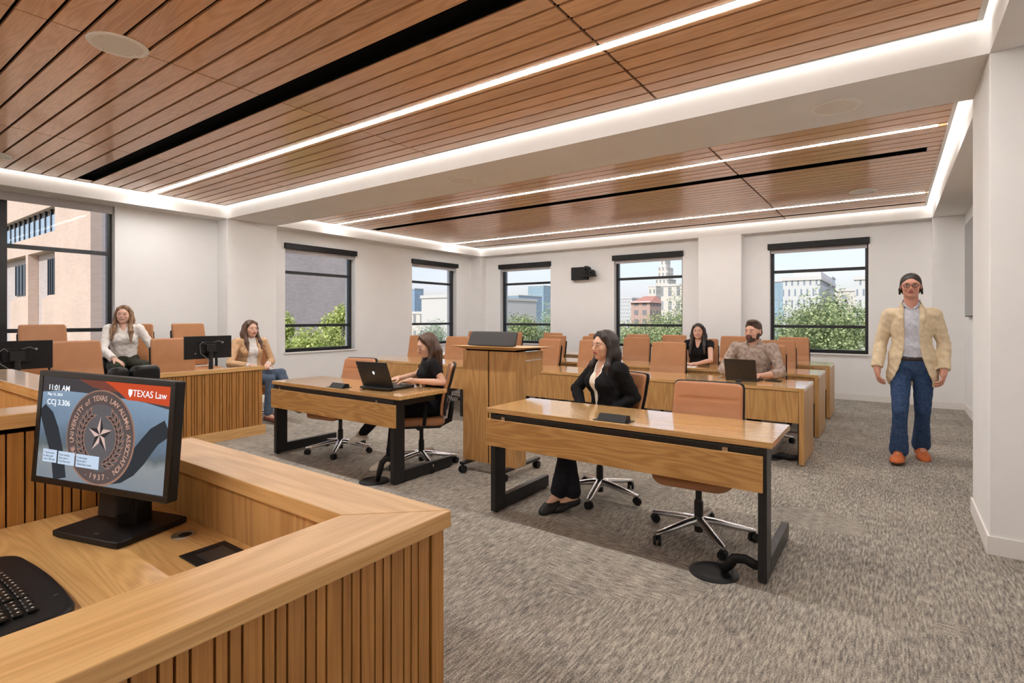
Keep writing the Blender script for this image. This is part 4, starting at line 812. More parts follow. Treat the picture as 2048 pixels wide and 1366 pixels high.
# black chair between bench and jury box
t = thing('stenographer_chair', 'black padded chair back poking up behind the desk monitor', 'chair', (-4.86, 1.66, 0), R(-80))
MB().slab(.20, .40, .09, .05, lambda x, z, d: (x+.02, .2+d+.05*z, .84+z), 8, 12, .02).build('backrest', M['bplastic'], t, smooth=True)
MB().slab(.12, .34, .10, .045, lambda x, z, d: (x+.185, .17+d, .865+z), 8, 10, .02).build('side_pad', M['bplastic'], t, smooth=True)
MB().slab(.46, .46, .07, .09, lambda x, z, d: (x, z, .46-d), 8, 8, .02).build('seat', M['bplastic'], t, smooth=True)
MB().tube([(0, .05, .44), (0, .25, .44), (0, .27, .7)], .025, 8).cyl((0, 0, .08), (0, 0, .44), .025, 12).build('column', M['black'], t)
m = MB()
for k in range(5): a = R(72*k+20); m.tube([(0, 0, .10), (math.cos(a)*.3, math.sin(a)*.3, .07)], [.028, .016], 8); m.cyl((math.cos(a)*.3, math.sin(a)*.3, .0), (math.cos(a)*.3, math.sin(a)*.3, .06), .024, 12)
m.build('star_base', M['black'], t)
# ------------------------------------------------------------ people: implicit bodies, one closed surface each
def npv(v): return np.array(v, dtype=np.float64)
def unit(v): v = npv(v); return v/np.linalg.norm(v)
class Field:
    def __init__(s): s.p = []
    def add(s, f, lo, hi, k=.02, col=None, op='add'): s.p.append(dict(f=f, lo=npv(lo), hi=npv(hi), k=k, col=col, op=op)); return s
    def cone(s, a, b, ra, rb, k=.02, col=None, op='add', fl=None):
        a, b = npv(a), npv(b); ba = b-a; L2 = max(float(ba @ ba), 1e-9)
        if fl is not None: nrm, q = unit(fl[0]), fl[1]       # squash by q along nrm
        def f(X, Y, Z):
            px, py, pz = X-a[0], Y-a[1], Z-a[2]; t = np.clip((px*ba[0]+py*ba[1]+pz*ba[2])/L2, 0, 1)
            dx, dy, dz = px-t*ba[0], py-t*ba[1], pz-t*ba[2]; r = ra+(rb-ra)*t
            if fl is None: return np.sqrt(dx*dx+dy*dy+dz*dz)-r
            dn = dx*nrm[0]+dy*nrm[1]+dz*nrm[2]; d2 = dx*dx+dy*dy+dz*dz-dn*dn
            return (np.sqrt(d2+(dn/q)**2)-r)*(q**.5)
        R_ = max(ra, rb); return s.add(f, np.minimum(a, b)-R_, np.maximum(a, b)+R_, k, col, op)
    def ell(s, c, r, Rt=None, k=.02, col=None, op='add'):
        c, r = npv(c), npv(r); Rt = np.eye(3) if Rt is None else np.array(Rt)     # columns = axes
        def f(X, Y, Z):
            px, py, pz = X-c[0], Y-c[1], Z-c[2]; q = [(px*Rt[0, i]+py*Rt[1, i]+pz*Rt[2, i]) for i in range(3)]
            k0 = np.sqrt(sum((q[i]/r[i])**2 for i in range(3))); k1 = np.sqrt(sum((q[i]/r[i]**2)**2 for i in range(3)))+1e-9
            return k0*(k0-1)/k1
        e = np.abs(Rt) @ r; return s.add(f, c-e, c+e, k, col, op)
    def tube(s, pts, rs, k=.02, col=None, op='add', fl=None):
        for i in range(len(pts)-1): s.cone(pts[i], pts[i+1], rs[i], rs[i+1], k, col, op, fl)
        return s
    def build(s, name, mt, parent, org, res=.0055, fine=None, noise=None, cols=False):
        org = npv(org); ad = [p for p in s.p if p['op'] == 'add']; lo = np.min([p['lo'] for p in ad], 0)-.02; hi = np.max([p['hi'] for p in ad], 0)+.02
        ax = []
        for i in range(3):
            c = [lo[i]]; 
            while c[-1] < hi[i]:
                st = res
                if fine is not None and fine[0][i]-.01 < c[-1] < fine[1][i]: st = fine[2]
                c.append(c[-1]+st)
            ax.append(np.array(c))
        F = np.full([len(a) for a in ax], .05, dtype=np.float32)
        for p in s.p:
            if p['op'] == 'paint': continue
            mg = .018+p['k']; sl = []; 
            for i in range(3):
                i0 = max(0, np.searchsorted(ax[i], p['lo'][i]-mg)-1); i1 = min(len(ax[i]), np.searchsorted(ax[i], p['hi'][i]+mg)+1); sl.append(slice(i0, i1))
            if any(q.stop <= q.start for q in sl): continue
            X, Y, Z = ax[0][sl[0]][:, None, None], ax[1][sl[1]][None, :, None], ax[2][sl[2]][None, None, :]
            d = p['f'](X, Y, Z).astype(np.float32); A = F[tuple(sl)]; k = p['k']
            if p['op'] == 'add': h = np.maximum(k-np.abs(A-d), 0)/k; F[tuple(sl)] = np.minimum(A, d)-h*h*k*.25
            else: d = -d; h = np.maximum(k-np.abs(A-d), 0)/k; F[tuple(sl)] = np.maximum(A, d)+h*h*k*.25
        if noise is not None:
            X, Y, Z = ax[0][:, None, None], ax[1][None, :, None], ax[2][None, None, :]; F += noise(X, Y, Z).astype(np.float32)
        F[0] = F[-1] = .05; F[:, 0] = F[:, -1] = .05; F[:, :, 0] = F[:, :, -1] = .05
        I = F < 0; n = [q-1 for q in F.shape]; cnt = np.zeros(n, np.int8)
        for dx in (0, 1):
            for dy in (0, 1):
                for dz in (0, 1): cnt += I[dx:dx+n[0], dy:dy+n[1], dz:dz+n[2]]
        act = np.argwhere((cnt > 0) & (cnt < 8)); idx = np.full(n, -1, np.int32); idx[act[:, 0], act[:, 1], act[:, 2]] = np.arange(len(act))
        acc = np.zeros((len(act), 3)); num = np.zeros(len(act)); cs = [(a, b, c) for a in (0, 1) for b in (0, 1) for c in (0, 1)]
        val = {c: F[act[:, 0]+c[0], act[:, 1]+c[1], act[:, 2]+c[2]] for c in cs}
        for c in cs:
            for i in range(3):
                if c[i] == 0:
                    c2 = tuple(1 if j == i else c[j] for j in range(3)); f0, f1 = val[c], val[c2]; m_ = (f0 < 0) != (f1 < 0); t = np.where(m_, f0/np.where(m_, f0-f1, 1), 0)
                    for j in range(3): acc[:, j] += np.where(m_, (t if j == i else c[j]), 0)
                    num += m_
        acc /= num[:, None]; V = np.empty_like(acc)
        for j in range(3): g = act[:, j]+acc[:, j]; V[:, j] = np.interp(g, np.arange(len(ax[j])), ax[j])
        Q = []
        for i in range(3):
            j, k = (i+1) % 3, (i+2) % 3
            a = [slice(None)]*3; b = [slice(None)]*3; a[i] = slice(0, -1); b[i] = slice(1, None); sA = I[tuple(a)]; sB = I[tuple(b)]; e = np.argwhere(sA != sB)
            e = e[(e[:, j] > 0) & (e[:, k] > 0) & (e[:, j] < n[j]) & (e[:, k] < n[k])]; inn = sA[e[:, 0], e[:, 1], e[:, 2]]
            def cell(dj, dk): q = e.copy(); q[:, j] += dj; q[:, k] += dk; return idx[q[:, 0], q[:, 1], q[:, 2]]
            q = np.stack([cell(-1, -1), cell(0, -1), cell(0, 0), cell(-1, 0)], 1); q[~inn] = q[~inn][:, ::-1]; Q.append(q)
        Q = np.concatenate(Q); Q = Q[(Q >= 0).all(1)]
        # relax once for an even surface
        me = bpy.data.meshes.new(name); me.vertices.add(len(V)); me.vertices.foreach_set('co', (V-org).ravel()); me.loops.add(len(Q)*4); me.loops.foreach_set('vertex_index', Q.ravel().astype(np.int32)); me.polygons.add(len(Q))
        me.polygons.foreach_set('loop_start', np.arange(len(Q))*4); me.polygons.foreach_set('use_smooth', np.ones(len(Q), bool)); me.update(calc_edges=True); me.materials.append(mt)
        if cols:
            W = np.zeros(len(V)); C = np.zeros((len(V), 3)); X, Y, Z = V[:, 0], V[:, 1], V[:, 2]
            for p in s.p:
                if p['op'] == 'add' and p['col'] is not None: d = p['f'](X, Y, Z); w_ = np.exp(-np.clip(np.abs(d), 0, .06)/.003)+1e-9; C += w_[:, None]*np.array(p['col'][:3]); W += w_
            C /= W[:, None]
            for p in s.p:
                if p['op'] == 'paint': d = p['f'](X, Y, Z); w_ = np.clip(.5-d/.0022, 0, 1)[:, None]; C = C*(1-w_)+w_*np.array(p['col'][:3])
            at = me.color_attributes.new('Col', 'FLOAT_COLOR', 'POINT'); at.data.foreach_set('color', np.concatenate([C, np.ones((len(V), 1))], 1).ravel())
        o = bpy.data.objects.new(name, me); sc.collection.objects.link(o); o.parent = parent; return o
def frame_from(fwd, up=(0, 0, 1), roll=0):
    """columns: left(+u, the person's left), forward, up"""
    f = unit(fwd); u = npv(up); l = unit(np.cross(u, f)); u = np.cross(f, l); Rm = np.stack([l, f, u], 1)
    if roll: c, s_ = math.cos(roll), math.sin(roll); Rm = Rm @ np.array([[c, 0, -s_], [0, 1, 0], [s_, 0, c]])
    return Rm
SK = colmat('skin', .52, .35); SHOE = colmat('shoe', .5, .4); 
def hairmat(name, a, b_):
    return texmat(name, a, b_, scale=(60, 60, 5), nscale=1, detail=4, rough=.42, p0=.35, p1=.68, bump=.35, bdist=.003)
def cloth(name, a, b_, ns=60, rough=.85, scale=(1, 1, 1), bump=.1): return texmat(name, a, b_, scale=scale, nscale=ns, detail=3, rough=rough, bump=bump, spec=.2, bdist=.002)
def hand(B, wr, d, pn, side, col, curl=.5, s=1.0):
    """palm leaves wrist along d; pn = palm normal (towards the gripping side); side=+1 thumb along +w"""
    d = unit(d); pn = npv(pn); pn = unit(pn-d*(pn @ d)); w_ = np.cross(d, pn)*side; wr = npv(wr)
    Rt = np.stack([w_, d, pn], 1); B.ell(wr+d*.048*s, (.040*s, .052*s, .015*s), Rt, .014, col); B.cone(wr-d*.01, wr+d*.03*s, .024*s, .024*s, .02, col)
    for i, (o, L) in enumerate(((.029, .068), (.010, .078), (-.010, .072), (-.029, .056))):
        p = wr+d*(.085-.004*abs(i-1.3))*s+w_*o*s; a = .12+.1*i; q = d
        for j, fr in enumerate((.45, .31, .24)):
            a_ = curl*(.5+.8*j)+.08*i; q = unit(d*math.cos(a_)+pn*math.sin(a_)+w_*(.02*(1.5-i))); p2 = p+q*L*fr*s; B.cone(p, p2, (.0088-.0007*j)*s, (.0081-.0007*j)*s, .004, col); p = p2
    p = wr+d*.022*s+w_*.030*s; q = unit(d*.62+w_*.75+pn*.25)
    for L, r in ((.036, .0125), (.030, .0105), (.024, .0088)): p2 = p+q*L*s; B.cone(p, p2, r*s, r*.9*s, .006, col); p = p2; q = unit(q+d*.35+pn*.2*curl-w_*.15)
def head(B, c, Rm, col, s=1.0, male=False, lips=(.42, .14, .12), brow=(.05, .03, .02), iris=(.06, .035, .02), smile=0, lid=0, beard=None):
    c = npv(c)
    def P(x, y, z): return c+Rm @ (npv((x, -y, z))*s)          # y<0 is the face side here
    def E(x, y, z, a, b, d, k=.015, co=col, op='add', Rt=Rm): B.ell(P(x, y, z), (a*s, b*s, d*s), Rt, k, co, op)
    E(0, .018, .030, .073, .092, .083); E(0, -.022, -.020, .062, .066, .080, .03); E(0, -.032, -.070, .043 if not male else .050, .046, .036, .03); E(0, -.068, -.094, .019 if not male else .024, .018, .015, .02)
    E(0, -.072, .022, .046, .018, .020, .02)
    for q in (-1, 1):
        E(q*.036, -.060, -.026, .022, .022, .022, .02); E(q*.031, -.0905, .001, .015, .011, .0095, .008, op='sub'); E(q*.031, -.0795, .0, .0135, .0125, .0115, .003)
        E(q*.031, -.083, .0105, .016, .011, .0042, .004); E(q*.031, -.0855, .021, .018, .006, .0035, .006)
        E(q*.0765, .012, -.006, .0075, .017, .029, .006); E(q*.0815, .012, -.004, .003, .009, .016, .004, op='sub')
    B.cone(P(0, -.084, .004), P(0, -.108, -.026), .0070*s, .0100*s, .010, col); E(0, -.106, -.030, .0095, .009, .0075, .006)
    for q in (-1, 1): E(q*.0105, -.097, -.033, .0065, .008, .006, .005)
    E(0, -.085, -.055, .024, .012, .014, .012)
    E(0, -.0935, -.0515, .019+.004*smile, .0060, .0042, .004, lips); E(0, -.0925, -.0595, .017+.004*smile, .0065, .0050, .004, lips)
    B.ell(P(0, -.098, -.0552), (.020*s, .009*s, .0013*s), Rm, .003, None, 'sub')
    pd = lambda x, y, z, a, b, d, co: B.ell(P(x, y, z), (a*s, b*s, d*s), Rm, .001, co, 'paint')
    for q in (-1, 1):
        pd(q*.031, -.094, .0-lid*.003, .0115, .02, .0052*(1-lid*.75), (.62, .58, .55)); 
        if lid < .7: pd(q*.031-.001, -.094, .0005, .0052, .02, .0052, iris); 
        pd(q*.031, -.094, .0068-lid*.007, .0135, .02, .0016, (.04, .025, .02)); pd(q*.032, -.088, .0225, .0175, .02, .0036, brow)
        pd(q*.0065, -.105, -.0385, .003, .006, .002, (.12, .04, .03)); pd(q*.042, -.08, -.030, .017, .012, .013, tuple(a*.93+b_*.07 for a, b_ in zip(col, (.7, .12, .08))))
    pd(0, -.094, -.0518, .022+.005*smile, .016, .0048, lips); pd(0, -.094, -.0595, .020+.004*smile, .016, .0056, lips)
    if smile: pd(0, -.096, -.0556, .019, .014, .0045, (.78, .75, .70))
    else: pd(0, -.096, -.0554, .020, .014, .0011, (.16, .05, .045))
    return P
def hairstyle(name, mt, parent, org, c, Rm, s, kind, down=None, part=0.0, seed=0, male=False):
    H = Field(); c = npv(c)
    def P(x, y, z): return c+Rm @ (npv((x, -y, z))*s)
    if kind in ('long', 'bob', 'wavy'):
        H.ell(P(0, .022, .038), (.080*s, .097*s, .084*s), Rm, .02); H.ell(P(0, .052, -.03), (.073*s, .058*s, .090*s), Rm, .03)
        H.ell(P(0, -.104, -.014), (.059*s, .082*s, .100*s), Rm, .012, op='sub')
        L = {'long': .30, 'bob': .16, 'wavy': .22}[kind] if down is None else down
        dn = npv((0, 0, -1.0))
        for q in (-1, 1):
            a = P(q*.056, -.036, .066); b = P(q*.076, -.012, .0); cc = P(q*.078, -.004, -.075); d = cc+dn*(L*.55)*s+(Rm @ npv((q*.014, .035 if kind == 'bob' else .060, 0)))*s; e = cc+dn*L*s+(Rm @ npv((q*(.020 if kind != 'bob' else .03), .05 if kind == 'bob' else .105, 0)))*s
            H.tube([P(q*.014, -.042, .102), a, b, cc, d, e], [.012*s, .016*s, .017*s, .024*s, .027*s, .012*s], .018)
            H.tube([P(q*.06, .04, .02), P(q*.07, .05, -.07), P(q*.074, .055, -.10)+dn*L*.6*s, P(q*.068, .05, -.10)+dn*L*.9*s], [.04*s, .045*s, .040*s, .018*s], .03)
        H.tube([P(0, .06, 0), P(0, .075, -.10), P(0, .095, -.12)+dn*L*.8*s], [.06*s, .055*s, .040*s], .03)
    elif kind == 'short':
        H.ell(P(0, .020, .044), (.079*s, .096*s, .080*s), Rm, .012); H.ell(P(0, .05, -.015), (.075*s, .060*s, .060*s), Rm, .02); H.ell(P(.01, -.030, .102), (.056*s, .050*s, .024*s), Rm, .03)
        H.ell(P(0, -.112, -.030), (.078*s, .086*s, .106*s), Rm, .010, op='sub')
        for q in (-1, 1): H.ell(P(q*.083, .008, -.022), (.016*s, .022*s, .034*s), Rm, .006, op='sub')
    elif kind == 'mid':
        H.ell(P(0, .022, .040), (.079*s, .095*s, .081*s), Rm, .012); H.ell(P(0, .05, -.03), (.078*s, .058*s, .070*s), Rm, .02); H.ell(P(0, -.110, -.028), (.070*s, .086*s, .108*s), Rm, .010, op='sub')
        for q in (-1, 1): H.tube([P(q*.070, .0, .04), P(q*.080, .02, -.03), P(q*.084, .03, -.072)], [.009*s, .010*s, .009*s], .012)
    rng = np.random.default_rng(seed); ph = rng.random(3)*6
    def noise(X, Y, Z):
        x = (X-c[0]); y = (Y-c[1]); z = Z-c[2]; th = np.arctan2(x, y); r = np.sqrt(x*x+y*y)
        wav = (.9 if kind == 'wavy' else .25)*np.sin(z*38+ph[0]); g = np.sin(th*34+wav*3+ph[1])+.6*np.sin(th*71+wav*4+ph[2]+r*90)
        return .0014*g*np.clip(1-(z-.05)*6, .25, 1)
    return H.build(name, mt, parent, org, .0042, None, noise)
class Fig:
    def __init__(s, name, label, org, J, scale=1.0, male=False, skin=(.50, .27, .19), bulk=1.0):
        s.J = {k: npv(v) for k, v in J.items() if k not in ('hf', 'hroll')}; s.J0 = J; s.s = scale; s.male = male; s.skin = skin; s.org = npv(org); s.b = bulk
        s.t = thing(name, label, 'person', tuple(org)); J = s.J
        s.up = unit(J['neck']-J['pel']); s.l = unit((J['shL']-J['shR'])-s.up*((J['shL']-J['shR']) @ s.up)); s.f = np.cross(s.l, s.up)*-1
        if 0: pass
        s.f = np.cross(s.up, s.l)*-1; s.f = np.cross(s.l, s.up); s.f = s.f if s.f @ npv(s.J0['ff']) > 0 else -s.f
        s.Rt = np.stack([s.l, s.f, s.up], 1); s.Lt = np.linalg.norm(J['neck']-J['pel'])
        # head offset
        s.HR = frame_from(s.J0['hf'], roll=s.J0.get('hroll', 0))
    def T(s, u, f, h): return s.J['pel']+s.l*u+s.f*f+s.up*h
    def torso(s, F, inf=0, k=.03, col=None, low=True):
        S = s.s*s.b; L = s.Lt; i = inf; J = s.J; w_ = 1.08 if s.male else .97
        if low: F.ell(s.T(0, -.005, .0), (.165*S+i, .118*S+i, .115*S+i), s.Rt, k, col)
        F.ell(s.T(0, .0, L*.30), (.132*S*w_+i, .100*S*w_+i, .15*S+i), s.Rt, .05, col); F.ell(s.T(0, -.005, L*.64), (.148*S*w_+i, .104*S*w_+i, .17*S+i), s.Rt, .05, col)
        F.cone(J['shR']+s.l*.02, J['shL']-s.l*.02, .042*S+i, .042*S+i, .04, col); F.cone(s.T(0, -.02, L*.86), s.T(0, -.01, L*.97), .075*S+i*.6, .052*S+i*.6, .05, col)
        if not s.male:
            for q in (-1, 1): F.ell(s.T(q*.062*S, .082*S, L*.66), (.056*S+i, .050*S+i, .056*S+i), s.Rt, .03, col)
        return F
    def arm(s, F, q, inf=0, upto=2.0, k=.02, col=None, cuff=0, kk=1.0):
        J = s.J; S = s.s*(1.08 if s.male else .92); sh, el, wr = J['sh'+q], J['el'+q], J['wr'+q]
        if upto <= 1: F.cone(sh, sh+(el-sh)*upto, .046*S+inf, .040*S+inf*1.3, .025*kk, col); return
        F.cone(sh, el, .044*S+inf, .034*S+inf, .025*kk, col); F.cone(el, el+(wr-el)*.3, .034*S+inf, .035*S+inf, .008*kk, col); e = el+(wr-el)*(upto-1); F.cone(el+(wr-el)*.3, e, .035*S+inf, (.035-.0115*(upto-1))*S+inf*.8+cuff, .006*kk, col)
    def leg(s, F, q, inf=0, k=.02, col=None, hem=0, upto=1.0):
        J = s.J; S = s.s*s.b; h, kn, an = J['hip'+q], J['kn'+q], J['an'+q]
        F.cone(h, kn, .083*S+inf, .057*S+inf, .03, col); m_ = kn+(an-kn)*.35; F.cone(kn, m_, .055*S+inf, .052*S+inf, .008, col); e = kn+(an-kn)*upto; F.cone(m_, e, .052*S+inf, .036*S+inf+hem, .008, col)
    def body(s, **hk):
        B = Field(); J = s.J; c = s.skin; hs = s.s*1.0
        s.torso(B, -.004, .03, c)
        for q in 'LR':
            s.arm(B, q, 0, 2.0, .02, c); s.leg(B, q, 0, .02, c)
            d = J['hd'+q]; pn = J.get('hp'+q, npv((0, 0, -1))); sd = 1 if q == 'L' else -1
            if 'hs'+q in s.J0: sd = s.J0['hs'+q]
            hand(B, J['wr'+q], d, pn, sd, c, s.J0.get('curl'+q, .35), hs*(1.08 if s.male else .95))
            an, td = J['an'+q], unit(J['td'+q]); B.cone(an, an+td*.13*s.s+npv((0, 0, -.045)), .034*s.s, .026*s.s, .03, c)
        B.cone(s.T(0, -.012, s.Lt*.95), J['head']+s.HR @ npv((0, -.022, -.055)), (.056 if s.male else .046)*s.s, (.056 if s.male else .044)*s.s, .03, c)
        P = head(B, J['head'], s.HR, c, s.s*1.0, s.male, **hk); h = J['head']; r = npv((.115, .115, .135))*s.s
        o = B.build('body', SK, s.t, s.org, .0055, (h-r, h+r, .0026), None, True); s.P = P; return o
    def shoes(s, col, sole, style='sneaker', lace=None, mt=None, kind='shoe'):
        for q in 'LR':
            F = Field(); J = s.J; an, td = J['an'+q], unit(J['td'+q]); S = s.s*(1.1 if s.male else 1.0)*(1.12 if style == 'sneaker' else 1.04); up = unit(J.get('fu'+q, npv((0, 0, 1)))); up = unit(up-td*(up @ td)); w_ = np.cross(td, up)
            base = an-up*.062*S; Rt = np.stack([w_, td, up], 1)
            F.ell(base+td*.005+up*.018, (.038*S, .050*S, .038*S), Rt, .02, col); F.ell(base+td*.115*S+up*.012, (.046*S, .080*S, .036*S), Rt, .03, col); F.cone(base+td*.0+up*.02, base+td*.11*S+up*.012, .033*S, .036*S, .03, col)
            if style == 'sneaker': F.cone(base+up*.02-td*.005, an+up*.005+td*.01, .036*S, .036*S, .02, col); F.cone(base+td*.09*S+up*.02, an+td*.03, .028*S, .030*S, .02, col)
            F.cone(an+up*.03, an+up*.10, .028*S, .03*S, .006, None, 'sub')
            bp = base-up*.004
            F.add(lambda X, Y, Z, b=bp, u=up: (X-b[0])*u[0]+(Y-b[1])*u[1]+(Z-b[2])*u[2], bp-.3, bp+.3, .004, None, 'sub') if 0 else F.add(lambda X, Y, Z, b=bp, u=up: ((X-b[0])*u[0]+(Y-b[1])*u[1]+(Z-b[2])*u[2]), bp-.22, bp+.22, .003, None, 'sub')
            F.p[-1]['f'] = (lambda X, Y, Z, b=bp, u=up: ((X-b[0])*u[0]+(Y-b[1])*u[1]+(Z-b[2])*u[2]))
            if sole is not None: F.add(lambda X, Y, Z, b=bp, u=up: ((X-b[0])*u[0]+(Y-b[1])*u[1]+(Z-b[2])*u[2])-.016, bp-.3, bp+.3, .001, sole, 'paint')
            if lace is not None:
                for j in range(4): p = base+td*(.055+.02*j)*S+up*(.052-.005*j); F.cone(p-w_*.022, p+w_*.022, .004, .004, .003, lace)
                if s.male:
                    for j in range(3): p = base+td*(.02+.016*j)*S+up*.02; F.cone(p+w_*.04-up*.012, p+w_*.03+up*.022+td*.012, .004, .004, .001, lace, 'paint'); F.cone(p-w_*.04-up*.012, p-w_*.03+up*.022+td*.012, .004, .004, .001, lace, 'paint')
            F.build(kind, SHOE, s.t, s.org, .0045, None, None, True)
    def halfspace(s, F, pt, nrm, k=.006, rad=.5): pt, nrm = npv(pt), unit(nrm); F.add(lambda X, Y, Z: -((X-pt[0])*nrm[0]+(Y-pt[1])*nrm[1]+(Z-pt[2])*nrm[2]), pt-rad, pt+rad, k, None, 'sub'); return F
    def trousers(s, mt, inf=.012, hem=.014, waist=.10, name='trousers', upto=.97, belt=None):
        F = Field(); S = s.s*s.b; F.ell(s.T(0, -.005, 0), (.165*S+inf, .118*S+inf, .125*S+inf), s.Rt, .03); F.ell(s.T(0, 0, .08), (.140*S+inf, .104*S+inf, .10), s.Rt, .02)
        for q in 'LR': s.leg(F, q, inf, hem=hem, upto=upto)
        s.halfspace(F, s.T(0, 0, waist), s.up, .006, .22); ph = s.org[0]*7
        return F.build(name, mt, s.t, s.org, .006, None, lambda X, Y, Z: .0016*np.sin(X*30+Z*22+ph)*np.sin(Y*28-Z*35)+.0007*np.sin(Z*75+X*40))
    def top(s, mt, inf=.010, sleeve=2.0, hem=.06, name='shirt', neck=.055, vee=None, cuff=.004, opening=None, collar=False, lapel=None, extra=None, k_=1):
        F = Field(); L = s.Lt; S = s.s; s.torso(F, inf, .03)
        for q in 'LR': s.arm(F, q, inf, sleeve, cuff=cuff)
        if hem < 0:                                   # long jacket: skirt over the hips
            F.ell(s.T(0, 0, .07), (.168*S+inf, .120*S+inf, .13), s.Rt, .04); F.ell(s.T(0, 0, hem*.5), (.182*S+inf, .136*S+inf, .17), s.Rt, .05); F.ell(s.T(0, .0, hem*.75), (.165*S+inf, .120*S+inf, abs(hem)*.9), s.Rt, .05)
        if collar:
            for q in (-1, 1): F.tube([s.T(q*.015, .078*S, L*.93), s.T(q*.050*S, .045*S, L*1.0), s.T(q*.055*S, -.03*S, L*1.06), s.T(0, -.068*S, L*1.07)], [.010, .015, .016, .016], .01)
        if lapel:
            for q in (-1, 1): F.tube([s.T(q*.062*S, -.04*S, L*1.02), s.T(q*.070*S, .045*S, L*.96), s.T(q*(.078)*S, .105*S, L*.76), s.T(q*.035*S, .128*S, L*lapel)], [.018, .024, .030, .006], .006, fl=(s.f, .55))
        F.cone(s.T(0, -.01, L*.93), s.T(0, .0, L*1.5), neck*S, (neck+.02)*S, .006, None, 'sub')
        if vee: F.cone(s.T(0, .16, L*vee), s.T(0, .06*S, L*1.04), .006, .050*S, .008, None, 'sub', fl=(s.f, 2.2))
        if opening:
            w0, w1, hm = opening; pl, l_, f_, u_ = s.J['pel'], s.l, s.f, s.up
            def g(X, Y, Z):
                x, y, z = X-pl[0], Y-pl[1], Z-pl[2]; u = x*l_[0]+y*l_[1]+z*l_[2]; f = x*f_[0]+y*f_[1]+z*f_[2]; h = x*u_[0]+y*u_[1]+z*u_[2]
                wd = np.where(h > hm, w0+(w1-w0)*(h-hm)/(L*.98-hm), w0+(opening_hem)*np.clip((hm-h)/.25, 0, 1.4)**1.6); return np.maximum(np.abs(u)-wd, -f+.01)
            opening_hem = .055; F.add(g, s.J['pel']-.9, s.J['pel']+.9, .012, None, 'sub')
        s.halfspace(F, s.T(0, 0, hem), -s.up, .008)
        if hem > -.01 or 1:
            F.p[-1]['lo'] = s.T(0, 0, 0)-npv((.30, .30, .45)); F.p[-1]['hi'] = s.T(0, 0, 0)+npv((.30, .30, .45))
        # keep sleeves: re-add forearms after the hem cut
        if sleeve > 1:
            for q in 'LR': s.arm(F, q, inf, sleeve, cuff=cuff, kk=.04)
            for q in 'LR':
                e = s.J['el'+q]+(s.J['wr'+q]-s.J['el'+q])*(sleeve-1); d = unit(s.J['wr'+q]-s.J['el'+q]); p = e+d*.004; F.add(lambda X, Y, Z, p=p, d=d: np.maximum(-((X-p[0])*d[0]+(Y-p[1])*d[1]+(Z-p[2])*d[2]), np.sqrt((X-p[0])**2+(Y-p[1])**2+(Z-p[2])**2)-.06), p-.06, p+.06, .004, None, 'sub')
        else:
            for q in 'LR':
                sh, el = s.J['sh'+q], s.J['el'+q]; e = sh+(el-sh)*sleeve; d = unit(el-sh); F.add(lambda X, Y, Z, p=e, d=d: np.maximum(-((X-p[0])*d[0]+(Y-p[1])*d[1]+(Z-p[2])*d[2]), np.sqrt((X-p[0])**2+(Y-p[1])**2+(Z-p[2])**2)-.08), e-.08, e+.08, .004, None, 'sub')
        if extra: extra(F)
        ph = s.org[0]*11+s.org[1]*5; a = .0026*k_
        return F.build(name, mt, s.t, s.org, .006, None, lambda X, Y, Z: a*np.sin(X*41+Z*52+ph)*np.sin(Y*47-Z*35+ph*.7)+.0014*k_*np.sin(Z*88+X*60+Y*50)*np.sin(X*70))
def V3(*a): return npv(a)
def seated(root, ff, hf, htop, pz, S=1.0, lean=0.0, shw=.165, **ov):
    """joints for someone sitting with the pelvis at root; htop = world height of the crown"""
    f = unit((ff[0], ff[1], 0)); l = np.cross(V3(0, 0, 1), f); r = npv(root); hz = htop-.114*S; J = {'ff': f, 'hf': hf}
    J['pel'] = V3(r[0], r[1], pz); nz_ = hz-.125*S; J['neck'] = J['pel']*0+V3(r[0], r[1], nz_)+f*lean
    J['head'] = V3(r[0], r[1], hz)+f*(lean+.025)
    sh = nz_-.060*S
    for q, g in (('L', 1), ('R', -1)):
        J['sh'+q] = V3(r[0], r[1], sh)+f*(lean-.01)+l*g*shw*S; J['hip'+q] = J['pel']+l*g*.085*S+f*.03-V3(0, 0, .02)
        J['kn'+q] = J['hip'+q]+f*.40*S+l*g*.03; J['an'+q] = J['kn'+q]-V3(0, 0, .40*S)+f*.02; J['td'+q] = f
    J.update(ov); return J
def mid_el(sh, wr, out, L1=.27): return (npv(sh)+npv(wr))/2+npv(out)
denim = cloth('blue_denim', srgb(40, 60, 92), srgb(62, 84, 118), 45, bump=.2); denim2 = cloth('grey_blue_denim', srgb(66, 78, 96), srgb(92, 106, 126), 45, bump=.2)
blk = cloth('black_cloth', (.006, .006, .007), (.011, .011, .013), 50); blk2 = cloth('black_trouser_cloth', (.008, .008, .012), (.014, .014, .02), 50)
cream = cloth('cream_cloth', srgb(222, 212, 196), srgb(236, 228, 214), 30); white = cloth('white_cloth', srgb(218, 214, 212), srgb(234, 230, 226), 30)
